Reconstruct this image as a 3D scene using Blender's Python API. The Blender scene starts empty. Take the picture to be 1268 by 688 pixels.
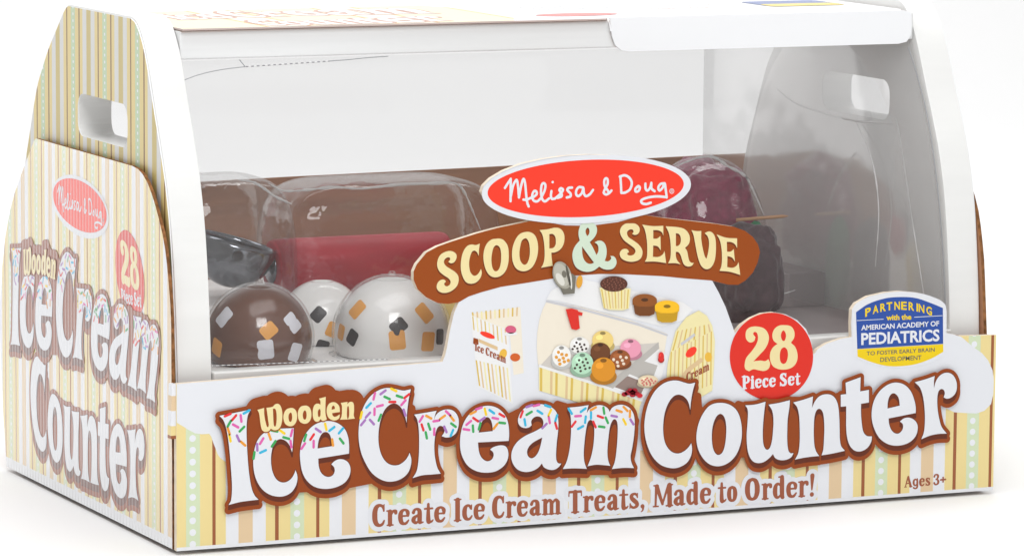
import bpy, bmesh, math, random
import numpy as np
from mathutils import Vector, Matrix
from mathutils.geometry import tessellate_polygon

random.seed(7)
scene = bpy.context.scene
COL = scene.collection
W = 0.34            # width of the packed toy, metres
D = 0.196           # its depth

# ------------------------------------------------------------------ camera
YAW, PITCH, ROLL = 0.4268, 0.1274, 0.0072
CAM = np.array([-0.5605, -1.5234, 0.3076])
FPX = 5639.1        # focal length in pixels of a 1268 px wide frame
def _rot():
    cy, sy, cp, sp = math.cos(YAW), math.sin(YAW), math.cos(PITCH), math.sin(PITCH)
    f = np.array([sy*cp, cy*cp, -sp]); r = np.array([cy, -sy, 0.0]); u = np.cross(r, f)
    cr, sr = math.cos(ROLL), math.sin(ROLL)
    return np.array([cr*r+sr*u, -sr*r+cr*u, f])
ROT = _rot()
cam_d = bpy.data.cameras.new('camera')
cam = bpy.data.objects.new('camera', cam_d); COL.objects.link(cam)
cam_d.sensor_width = 36.0
cam_d.lens = FPX/1268.0*36.0
cam_d.clip_start, cam_d.clip_end = 0.05, 100.0
m = Matrix.Identity(4)
for i in range(3):
    m[i][0], m[i][1], m[i][2], m[i][3] = ROT[0][i], ROT[1][i], -ROT[2][i], CAM[i]
cam.matrix_world = m
scene.camera = cam

# ------------------------------------------------------------------ world and lamps
world = bpy.data.worlds.new('World'); scene.world = world
world.use_nodes = True
bg = world.node_tree.nodes['Background']
bg.inputs[0].default_value = (1.0, 1.0, 1.0, 1)
bg.inputs[1].default_value = 0.53
def area(name, loc, target, sx, sy, power, col=(1, 1, 1)):
    l = bpy.data.lights.new(name, 'AREA'); l.shape = 'RECTANGLE'
    l.size, l.size_y, l.energy, l.color = sx, sy, power, col
    o = bpy.data.objects.new(name, l); COL.objects.link(o)
    o.location = loc
    o.rotation_euler = (Vector(target)-Vector(loc)).to_track_quat('-Z', 'Y').to_euler()
    return o
area('top_softbox', (0.0, 0.0, 1.35), (0.17, 0.02, 0.1), 1.4, 1.3, 13.6)
area('front_softbox', (-0.20, -0.95, 0.90), (0.15, 0.06, 0.1), 0.46, 0.46, 6.2)
area('left_softbox', (-0.47, 1.12, 0.27), (0.0, 0.1, 0.12), 0.9, 0.5, 1.1)
area('backdrop_lamp', (0.9, 0.75, 1.5), (1.0, 1.8, 0.2), 1.2, 0.8, 12.5)

scene.view_settings.view_transform = 'Standard'
scene.view_settings.look = 'None'
scene.view_settings.exposure = 0.0
scene.view_settings.gamma = 1.0
scene.cycles.transparent_max_bounces = 24
scene.cycles.max_bounces = 10
scene.cycles.sample_clamp_indirect = 6.0

# ------------------------------------------------------------------ materials
def lin(c):
    return tuple((x/255/12.92 if x/255 <= 0.04045 else ((x/255+0.055)/1.055)**2.4) for x in c)
MATS = {}
def mat(name, rgb, rough=0.5, spec=0.5, metal=0.0, noise=0.0, nscale=60.0, bump=0.0, sheen=0.0, coat=0.0, stretch=(1, 1, 1)):
    if name in MATS: return MATS[name]
    mt = bpy.data.materials.new(name); mt.use_nodes = True
    nt = mt.node_tree; b = nt.nodes['Principled BSDF']
    c = lin(rgb)
    b.inputs['Base Color'].default_value = (*c, 1)
    b.inputs['Roughness'].default_value = rough
    b.inputs['Specular IOR Level'].default_value = spec
    b.inputs['Metallic'].default_value = metal
    b.inputs['Coat Weight'].default_value = coat
    b.inputs['Coat Roughness'].default_value = 0.12
    if sheen: b.inputs['Sheen Weight'].default_value = sheen
    if noise or bump:
        tc = nt.nodes.new('ShaderNodeTexCoord'); mp = nt.nodes.new('ShaderNodeMapping')
        mp.inputs['Scale'].default_value = stretch
        nz = nt.nodes.new('ShaderNodeTexNoise'); nz.inputs['Scale'].default_value = nscale
        nz.inputs['Detail'].default_value = 4
        nt.links.new(tc.outputs['Object'], mp.inputs[0]); nt.links.new(mp.outputs[0], nz.inputs['Vector'])
        if noise:
            rp = nt.nodes.new('ShaderNodeMapRange')
            rp.inputs[1].default_value, rp.inputs[2].default_value = 0.3, 0.7
            rp.inputs[3].default_value, rp.inputs[4].default_value = 1-noise, 1+noise*0.4
            mx = nt.nodes.new('ShaderNodeVectorMath'); mx.operation = 'SCALE'
            mx.inputs[0].default_value = c
            nt.links.new(nz.outputs['Fac'], rp.inputs[0]); nt.links.new(rp.outputs[0], mx.inputs['Scale'])
            nt.links.new(mx.outputs[0], b.inputs['Base Color'])
        if bump:
            bp = nt.nodes.new('ShaderNodeBump'); bp.inputs['Strength'].default_value = bump
            bp.inputs['Distance'].default_value = 0.001
            nt.links.new(nz.outputs['Fac'], bp.inputs['Height']); nt.links.new(bp.outputs[0], b.inputs['Normal'])
    MATS[name] = mt
    return mt

def dim(c, k=0.95): return tuple(x*k for x in c)
def ink(name, rgb):            # flat glossy print on card
    rgb = dim(rgb)
    return mat('print_'+name, rgb, rough=0.33, spec=0.3, bump=0.17, nscale=30)

def corrugate(mt):
    """faint upright flutes of corrugated card showing through the print"""
    nt = mt.node_tree; N = nt.nodes; L = nt.links; b = N['Principled BSDF']
    tc = N.new('ShaderNodeTexCoord'); w = N.new('ShaderNodeTexWave'); w.wave_type = 'BANDS'; w.bands_direction = 'Y'
    w.inputs['Scale'].default_value = 92; w.inputs['Distortion'].default_value = 0.6; w.inputs['Detail'].default_value = 1
    bp = N.new('ShaderNodeBump'); bp.inputs['Strength'].default_value = 0.3; bp.inputs['Distance'].default_value = 0.0004
    L.new(tc.outputs['Object'], w.inputs['Vector']); L.new(w.outputs['Fac'], bp.inputs['Height'])
    if b.inputs['Normal'].is_linked: L.new(b.inputs['Normal'].links[0].from_socket, bp.inputs['Normal'])
    L.new(bp.outputs[0], b.inputs['Normal']); L.new(bp.outputs[0], b.inputs['Coat Normal'])
def stripes(name, axis, period, phase, segs, dots=None, rough=0.34, zmin=None, base=(236, 238, 242), fine=0.0):
    """Procedural candy stripes along one object axis; segs = [(start 0..1, rgb)], dots = (centre, radius m, pitch m, rgb)."""
    mt = bpy.data.materials.new(name); mt.use_nodes = True
    nt = mt.node_tree; N = nt.nodes; L = nt.links
    b = N['Principled BSDF']; b.inputs['Roughness'].default_value = rough
    tc = N.new('ShaderNodeTexCoord'); sp = N.new('ShaderNodeSeparateXYZ'); L.new(tc.outputs['Object'], sp.inputs[0])
    def M(op, a, bb=None, c=None):
        n = N.new('ShaderNodeMath'); n.operation = op
        for i, v in enumerate((a, bb, c)):
            if v is None: continue
            if isinstance(v, (int, float)): n.inputs[i].default_value = v
            else: L.new(v, n.inputs[i])
        return n.outputs[0]
    t = M('FRACT', M('DIVIDE', M('SUBTRACT', sp.outputs[axis], phase), period))
    cr = N.new('ShaderNodeValToRGB'); cr.color_ramp.interpolation = 'CONSTANT'
    el = cr.color_ramp.elements
    while len(el) > 1: el.remove(el[-1])
    for i, (s, c) in enumerate(segs):
        e = el[0] if i == 0 else el.new(s)
        e.position = s; e.color = (*lin(dim(c)), 1)
    L.new(t, cr.inputs[0])
    out = cr.outputs[0]
    def mix(fac, a, rgb):
        mx = N.new('ShaderNodeMix'); mx.data_type = 'RGBA'
        L.new(fac, mx.inputs['Factor']); L.new(a, mx.inputs[6]); mx.inputs[7].default_value = (*lin(dim(rgb)), 1)
        return mx.outputs[2]
    if dots:
        cen, rad, pitch, rgb = dots
        du = M('MULTIPLY', M('SUBTRACT', t, cen), period)
        dv = M('MULTIPLY', M('SUBTRACT', M('FRACT', M('DIVIDE', sp.outputs[2] if axis != 2 else sp.outputs[0], pitch)), 0.5), pitch)
        r2 = M('ADD', M('MULTIPLY', du, du), M('MULTIPLY', dv, dv))
        out = mix(M('LESS_THAN', r2, rad*rad), out, rgb)
    if zmin is not None:
        out = mix(M('LESS_THAN', sp.outputs[2], zmin), out, base)
    L.new(out, b.inputs['Base Color'])
    nz = N.new('ShaderNodeTexNoise'); nz.inputs['Scale'].default_value = 45
    L.new(tc.outputs['Object'], nz.inputs['Vector'])
    bp = N.new('ShaderNodeBump'); bp.inputs['Strength'].default_value = 0.12; bp.inputs['Distance'].default_value = 0.001
    L.new(nz.outputs['Fac'], bp.inputs['Height']); L.new(bp.outputs[0], b.inputs['Normal'])
    MATS[name] = mt
    return mt

YEL, GRN, BRN, TAN, WHT = (240, 219, 152), (213, 226, 190), (158, 88, 45), (231, 203, 163), (236, 238, 243)
P = 364.0
SEG = [(0.0, YEL), (16/P, GRN), (64/P, YEL), (107/P, BRN), (119/P, YEL), (154/P, WHT), (198/P, TAN), (248/P, WHT), (293/P, YEL), (327/P, BRN), (339/P, YEL)]
GC = 40/P           # where the green band's centre lies in one repeat

def clear_plastic(name, gloss=1.0, tint=0.985, rough=0.04, bump=0.25, scale=25.0, base=0.0, haze=0.0):
    mt = bpy.data.materials.new(name); mt.use_nodes = True
    nt = mt.node_tree; N = nt.nodes; L = nt.links
    N.remove(N['Principled BSDF'])
    o = N['Material Output']
    tr = N.new('ShaderNodeBsdfTransparent'); tr.inputs[0].default_value = (tint, tint, tint, 1)
    gl = N.new('ShaderNodeBsdfGlossy'); gl.inputs['Roughness'].default_value = rough
    fr = N.new('ShaderNodeFresnel'); fr.inputs['IOR'].default_value = 1.5
    ml = N.new('ShaderNodeMath'); ml.operation = 'MULTIPLY_ADD'
    ml.inputs[1].default_value = gloss; ml.inputs[2].default_value = base; ml.use_clamp = True
    mx = N.new('ShaderNodeMixShader')
    tc = N.new('ShaderNodeTexCoord'); nz = N.new('ShaderNodeTexNoise'); nz.inputs['Scale'].default_value = scale
    nz.inputs['Detail'].default_value = 3
    bp = N.new('ShaderNodeBump'); bp.inputs['Strength'].default_value = bump; bp.inputs['Distance'].default_value = 0.004
    L.new(tc.outputs['Object'], nz.inputs['Vector']); L.new(nz.outputs['Fac'], bp.inputs['Height'])
    L.new(bp.outputs[0], gl.inputs['Normal']); L.new(bp.outputs[0], fr.inputs['Normal'])
    mn = N.new('ShaderNodeMath'); mn.operation = 'MINIMUM'; mn.inputs[1].default_value = 0.34
    L.new(fr.outputs[0], ml.inputs[0]); L.new(ml.outputs[0], mn.inputs[0]); L.new(mn.outputs[0], mx.inputs[0])
    L.new(tr.outputs[0], mx.inputs[1]); L.new(gl.outputs[0], mx.inputs[2]); 
    df = N.new('ShaderNodeBsdfDiffuse'); df.inputs[0].default_value = (0.8, 0.79, 0.79, 1)
    m2 = N.new('ShaderNodeMixShader'); m2.inputs[0].default_value = haze
    L.new(mx.outputs[0], m2.inputs[1]); L.new(df.outputs[0], m2.inputs[2]); L.new(m2.outputs[0], o.inputs[0])
    MATS[name] = mt
    return mt

# ------------------------------------------------------------------ object helpers
def tag(o, label=None, cat=None, group=None, kind=None):
    for k, v in (('label', label), ('category', cat), ('group', group), ('kind', kind)):
        if v: o[k] = v
    return o
def empty(name, loc, label, cat, group=None):
    o = bpy.data.objects.new(name, None); COL.objects.link(o); o.location = loc
    o.empty_display_size = 0.02
    return tag(o, label, cat, group)
class MB:
    """Collects vertices, faces and material indices and links them as ONE mesh object."""
    def __init__(s): s.v, s.f, s.mi, s.mats, s.sm = [], [], [], [], []
    def slot(s, mt):
        if mt not in s.mats: s.mats.append(mt)
        return s.mats.index(mt)
    def add(s, verts, faces, mt, smooth=False):
        o = len(s.v); k = s.slot(mt)
        s.v += [tuple(map(float, p)) for p in verts]
        for f in faces:
            s.f.append([i+o for i in f]); s.mi.append(k); s.sm.append(smooth)
    def build(s, name, parent=None, loc=(0, 0, 0), recalc=True):
        me = bpy.data.meshes.new(name); me.from_pydata(s.v, [], s.f); me.update()
        for mt in s.mats: me.materials.append(mt)
        me.polygons.foreach_set('material_index', s.mi)
        me.polygons.foreach_set('use_smooth', s.sm)
        if recalc:
            bm = bmesh.new(); bm.from_mesh(me); bmesh.ops.recalc_face_normals(bm, faces=bm.faces); bm.to_mesh(me); bm.free()
        o = bpy.data.objects.new(name, me); COL.objects.link(o); o.location = loc
        if parent:
            o.parent = parent
        return o

# ------------------------------------------------------------------ 2-D drawing: traced outlines, distance fields, contours
def front_px(pts, d=0.0):      # traced photo pixel -> (u, v) mm on the front panel's plane y = -d
    return plane_px(pts, 1, -d, 0, 2)
def side_px(pts, d=0.0):       # -> (y, z) mm on the left side panel's plane x = -d
    return plane_px(pts, 0, -d, 1, 2)
def plane_px(pts, ax, val, a, b):
    p = np.asarray(pts, float)
    c = np.stack([(p[:, 0]-634)/FPX, (344-p[:, 1])/FPX, np.ones(len(p))], 1)
    r = c @ ROT
    t = (val-CAM[ax])/r[:, ax]
    q = CAM+r*t[:, None]
    return q[:, [a, b]]*1000.0
def trace(win, s, n=6):
    """'x,y' tokens read off an enlarged window (x0, y0, scale) of the print; a trailing k marks a corner. Returns a dense closed outline."""
    x0, y0, sc = win
    P_, K = [], []
    for t in s.split():
        k = t.endswith('k'); t = t.rstrip('k'); x, y = t.split(',')
        P_.append((float(x)/sc+x0, float(y)/sc+y0)); K.append(k)
    P_ = np.array(P_); N_ = len(P_); out = []
    def unit(v):
        l = np.hypot(*v); return v/l if l > 1e-9 else v
    for i in range(N_):
        j = (i+1) % N_
        a, b = P_[i], P_[j]; ch = b-a; l = np.hypot(*ch)
        ta = ch if K[i] else unit(b-P_[i-1])*l
        tb = ch if K[j] else unit(P_[(j+1) % N_]-a)*l
        if K[i] and K[j]:
            out.append(a); continue
        for q in range(n):
            t = q/n; t2, t3 = t*t, t*t*t
            out.append((2*t3-3*t2+1)*a+(t3-2*t2+t)*ta+(-2*t3+3*t2)*b+(t3-t2)*tb)
    return np.array(out)
def ell(cx, cy, rx, ry, rot=0.0, n=48):
    a = np.linspace(0, 2*np.pi, n, endpoint=False); c, s = math.cos(rot), math.sin(rot)
    x, y = rx*np.cos(a), ry*np.sin(a)
    return np.stack([cx+c*x-s*y, cy+s*x+c*y], 1)
def homog(src, dst):
    A = []; bb = []
    for (x, y), (u, v) in zip(src, dst):
        A.append([x, y, 1, 0, 0, 0, -u*x, -u*y]); bb.append(u)
        A.append([0, 0, 0, x, y, 1, -v*x, -v*y]); bb.append(v)
    h = np.linalg.solve(np.array(A, float), np.array(bb, float))
    H = np.append(h, 1).reshape(3, 3)
    def f(p):
        q = np.c_[np.asarray(p, float), np.ones(len(p))] @ H.T
        return q[:, :2]/q[:, 2:]
    return f
def poly_sdf(loops, X, Y):
    d2 = np.full(X.shape, 1e18); ins = np.zeros(X.shape, bool)
    for lp in loops:
        a = lp; b = np.roll(lp, -1, 0)
        for (x1, y1), (x2, y2) in zip(a, b):
            dx, dy = x2-x1, y2-y1; l2 = dx*dx+dy*dy
            if l2 < 1e-14: continue
            px, py = X-x1, Y-y1
            t = np.clip((px*dx+py*dy)/l2, 0, 1)
            np.minimum(d2, (px-t*dx)**2+(py-t*dy)**2, out=d2)
            if y1 != y2:
                ins ^= ((y1 > Y) != (y2 > Y)) & (X < dx*(Y-y1)/dy+x1)
    d = np.sqrt(d2)
    return np.where(ins, -d, d)
class Field:
    """A distance field over a window in mm; shapes are united into it, contours read off at any offset."""
    def __init__(s, x0, x1, y0, y1, h):
        s.x = np.arange(x0, x1+h, h); s.y = np.arange(y0, y1+h, h); s.h = h
        s.d = np.full((len(s.y), len(s.x)), 50.0)
    def win(s, xa, xb, ya, yb):
        i0, i1 = np.searchsorted(s.x, [xa, xb]); j0, j1 = np.searchsorted(s.y, [ya, yb])
        return slice(j0, j1), slice(i0, i1)
    def poly(s, loops, margin=6.0):
        A = np.concatenate(loops); (xa, ya), (xb, yb) = A.min(0)-margin, A.max(0)+margin
        w = s.win(xa, xb, ya, yb); X, Y = np.meshgrid(s.x[w[1]], s.y[w[0]])
        s.d[w] = np.minimum(s.d[w], poly_sdf(loops, X, Y))
    def stroke(s, pts, margin=3.0):        # pts (x, y, r), tapered capsules
        A = np.asarray(pts, float)
        if len(A) == 1: A = np.vstack([A, A])
        for (x1, y1, r1), (x2, y2, r2) in zip(A[:-1], A[1:]):
            mg = margin+max(r1, r2)
            w = s.win(min(x1, x2)-mg, max(x1, x2)+mg, min(y1, y2)-mg, max(y1, y2)+mg)
            X, Y = np.meshgrid(s.x[w[1]], s.y[w[0]])
            dx, dy = x2-x1, y2-y1; l2 = dx*dx+dy*dy+1e-12
            t = np.clip(((X-x1)*dx+(Y-y1)*dy)/l2, 0, 1)
            s.d[w] = np.minimum(s.d[w], np.hypot(X-x1-t*dx, Y-y1-t*dy)-(r1+t*(r2-r1)))
    def contour(s, off=0.0):
        D_ = s.d-off; D_ = np.where(np.abs(D_) < 1e-6, 1e-6, D_)
        D_ = D_.copy(); D_[0, :] = D_[-1, :] = 1; D_[:, 0] = D_[:, -1] = 1
        neg = D_ < 0
        c = neg[:-1, :-1]*1+neg[:-1, 1:]*2+neg[1:, 1:]*4+neg[1:, :-1]*8
        js, is_ = np.where((c > 0) & (c < 15))
        TAB = {1: [(3, 0)], 2: [(0, 1)], 3: [(3, 1)], 4: [(1, 2)], 5: [(3, 0), (1, 2)], 6: [(0, 2)], 7: [(3, 2)], 8: [(2, 3)], 9: [(2, 0)],
               10: [(0, 1), (2, 3)], 11: [(2, 1)], 12: [(1, 3)], 13: [(1, 0)], 14: [(0, 3)]}
        nxt = {}; pos = {}
        def edge(j, i, e):
            if e == 0: k = (j, i, 0); a, b = (j, i), (j, i+1)
            elif e == 1: k = (j, i+1, 1); a, b = (j, i+1), (j+1, i+1)
            elif e == 2: k = (j+1, i, 0); a, b = (j+1, i), (j+1, i+1)
            else: k = (j, i, 1); a, b = (j, i), (j+1, i)
            if k not in pos:
                da, db = D_[a], D_[b]; t = da/(da-db)
                pos[k] = (s.x[a[1]]+(s.x[b[1]]-s.x[a[1]])*t, s.y[a[0]]+(s.y[b[0]]-s.y[a[0]])*t)
            return k
        for j, i in zip(js, is_):
            for e1, e2 in TAB[int(c[j, i])]:
                nxt[edge(j, i, e1)] = edge(j, i, e2)
        loops = []
        while nxt:
            k0 = next(iter(nxt)); k = k0; lp = []
            while k in nxt:
                lp.append(pos[k]); k = nxt.pop(k)
            lp = simplify(np.array(lp))
            if len(lp) > 2: loops.append(lp)
        return loops
def simplify(lp, tol=0.012):
    if len(lp) < 8: return lp
    keep = np.ones(len(lp), bool)
    for _ in range(3):
        idx = np.where(keep)[0]
        q = lp[idx]; a, b = np.roll(q, 1, 0), np.roll(q, -1, 0)
        ab = b-a; l = np.hypot(ab[:, 0], ab[:, 1])+1e-12
        dist = np.abs(ab[:, 0]*(q[:, 1]-a[:, 1])-ab[:, 1]*(q[:, 0]-a[:, 0]))/l
        rm = (dist < tol) & (np.arange(len(q)) % 2 == 0)
        keep[idx[rm]] = False
        if keep.sum() < 8: break
    return lp[keep]
def pip(p, lp):
    x, y = p; a, b = lp, np.roll(lp, -1, 0)
    c = ((a[:, 1] > y) != (b[:, 1] > y))
    with np.errstate(divide='ignore', invalid='ignore'):
        xi = (b[:, 0]-a[:, 0])*(y-a[:, 1])/(b[:, 1]-a[:, 1])+a[:, 0]
    return int((c & (x < xi)).sum()) % 2 == 1
def area2(lp):
    b = np.roll(lp, -1, 0); return 0.5*abs((lp[:, 0]*b[:, 1]-b[:, 0]*lp[:, 1]).sum())
def fill(loops):
    """[(verts, tris)] for loops with even-odd nesting."""
    loops = [np.asarray(l, float) for l in loops if len(l) > 2 and area2(np.asarray(l, float)) > 1e-3]
    dep = [sum(pip(l[0], o) for k, o in enumerate(loops) if k != i) for i, l in enumerate(loops)]
    out = []
    for i, l in enumerate(loops):
        if dep[i] % 2: continue
        hs = [h for k, h in enumerate(loops) if dep[k] == dep[i]+1 and pip(h[0], l)]
        vl = [[Vector((p[0], p[1], 0)) for p in q] for q in [l]+hs]
        tr = tessellate_polygon(vl)
        out.append((np.concatenate([l]+hs), [tuple(t) for t in tr]))
    return out
# frames: (u mm, v mm, d m outward) -> metres
FRONT = lambda u, v, d: (u/1000, -d, v/1000)
SIDE = lambda u, v, d: (-d, u/1000, v/1000)
class Art:
    """Print on one flat panel: every add() lays filled outlines one thin layer further out."""
    STEP = 0.00003
    def __init__(s, frame, start=1): s.fr, s.mb, s.n = frame, MB(), start
    def ink_of(s, mt):          # the side panel carries a glossy varnish
        if s.fr is not SIDE: return mt
        k = mt.name+'_varnished'
        if k not in MATS:
            g = mt.copy(); g.name = k; b = g.node_tree.nodes['Principled BSDF']
            b.inputs['Coat Weight'].default_value = 1.0; b.inputs['Coat Roughness'].default_value = 0.24; b.inputs['Coat IOR'].default_value = 1.6
            corrugate(g); MATS[k] = g
        return MATS[k]
    def add(s, loops, mt, layer=None, step=True):
        n = s.n if layer is None else layer
        mt = s.ink_of(mt)
        for v, t in fill(loops):
            s.mb.add([s.fr(p[0], p[1], n*s.STEP) for p in v], t, mt)
        if step and layer is None: s.n += 1
    def build(s, name, parent):
        o = s.mb.build(name, parent, recalc=False)
        me = o.data
        # make all faces look outwards
        ref = Vector(s.fr(0, 0, 1.0))-Vector(s.fr(0, 0, 0.0))
        bm = bmesh.new(); bm.from_mesh(me)
        fl = [f for f in bm.faces if f.normal.dot(ref) < 0]
        bmesh.ops.reverse_faces(bm, faces=fl); bm.to_mesh(me); bm.free()
        return o
def slab(outline, holes, frame, d0, d1, face, back, edge, name, parent):
    """A flat board: outline and holes in mm, from depth d0 (outer) to d1 (inner, below it)."""
    mb = MB()
    for v, t in fill([outline]+holes):
        mb.add([frame(p[0], p[1], d0) for p in v], t, face)
        mb.add([frame(p[0], p[1], d1) for p in v], [q[::-1] for q in t], back)
    for lp in [outline]+holes:
        n = len(lp)
        vs = [frame(p[0], p[1], d0) for p in lp]+[frame(p[0], p[1], d1) for p in lp]
        mb.add(vs, [(i, (i+1) % n, n+(i+1) % n, n+i) for i in range(n)], edge)
    o = mb.build(name, parent, recalc=False)
    me = o.data; bm = bmesh.new(); bm.from_mesh(me)
    bmesh.ops.remove_doubles(bm, verts=bm.verts, dist=1e-7)
    bmesh.ops.recalc_face_normals(bm, faces=bm.faces); bm.to_mesh(me); bm.free()
    return o
def bezier_pts(pts, n=8, closed=False):      # smooth curve through points (any dimension)
    Q = np.asarray(pts, float); out = []
    N_ = len(Q)
    for i in range(N_ if closed else N_-1):
        p0 = Q[(i-1) % N_] if (closed or i > 0) else Q[0]*2-Q[1]
        p1, p2 = Q[i], Q[(i+1) % N_]
        p3 = Q[(i+2) % N_] if (closed or i+2 < N_) else p2*2-p1
        for k in range(n):
            t = k/n
            out.append(0.5*((2*p1)+(-p0+p2)*t+(2*p0-5*p1+4*p2-p3)*t*t+(-p0+3*p1-3*p2+p3)*t**3))
    if not closed: out.append(Q[-1])
    return np.array(out)

# ------------------------------------------------------------------ setting: white studio sweep
white_paper = mat('white_paper', (238, 238, 238), rough=0.6, spec=0.2)
mb = MB()
prof = [(-3.0, -0.0016)]+[(y, -0.0016) for y in (-1.0, 0.0, 0.6, 1.3)]
for k in range(1, 13):
    a = k/12*math.pi/2
    prof.append((1.3+0.7*math.sin(a), -0.0016+0.7*(1-math.cos(a))))
prof.append((2.0, 2.6))
vs = [(x, y, z) for y, z in prof for x in (-2.6, 3.4)]
mb.add(vs, [(2*i, 2*i+1, 2*i+3, 2*i+2) for i in range(len(prof)-1)], white_paper, True)
tag(mb.build('floor'), kind='structure', label='seamless white studio paper floor')

# ------------------------------------------------------------------ shared materials
kraft = mat('kraft_card', (174, 126, 95), rough=0.8, spec=0.2, noise=0.15, nscale=220, stretch=(0.06, 0.06, 1))
kraft_edge = mat('kraft_cut_edge', (142, 98, 62), rough=0.85, spec=0.1, noise=0.6, nscale=420, stretch=(1, 1, 1))
pale_edge = mat('pale_cut_edge', (228, 214, 194), rough=0.8, spec=0.1, noise=0.15, nscale=200)
white_wood = mat('white_painted_wood', (228, 228, 226), rough=0.42, noise=0.035, nscale=14, bump=0.08, stretch=(1, 1, 7))
white_board = mat('white_painted_board', (229, 230, 230), rough=0.42, noise=0.05, nscale=30, bump=0.25, stretch=(0.35, 2, 6))
white_card = mat('white_card', (238, 239, 241), rough=0.35)
c_white = ink('white', (232, 234, 239)); c_brown = ink('brown', (150, 66, 8)); c_dark = ink('dark_brown', (100, 40, 14))
c_cream = ink('cream', (243, 226, 168)); c_mint = ink('mint', (213, 229, 207)); c_red = ink('red', (228, 46, 30))
c_logo = ink('logo_red', (252, 62, 40)); c_choc = ink('slogan_brown', (162, 90, 62)); c_blue = ink('blue', (45, 82, 165))
c_yellow = ink('yellow', (244, 210, 16)); c_ribbon = ink('ribbon_brown', (156, 72, 8)); c_shade = ink('letter_shade', (112, 46, 10))
c_grey = ink('grey_text', (105, 105, 95))
SPR = [ink(n, c) for n, c in (('cyan', (55, 185, 225)), ('sun', (250, 212, 40)), ('green', (60, 170, 90)), ('scarlet', (232, 50, 55)),
                              ('pink', (228, 100, 175)), ('orange', (242, 160, 55)), ('violet', (172, 120, 190)))]
front_stripes = stripes('front_stripes', 0, 0.0428, 0.0065, SEG, dots=None, zmin=0.0014)

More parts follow.
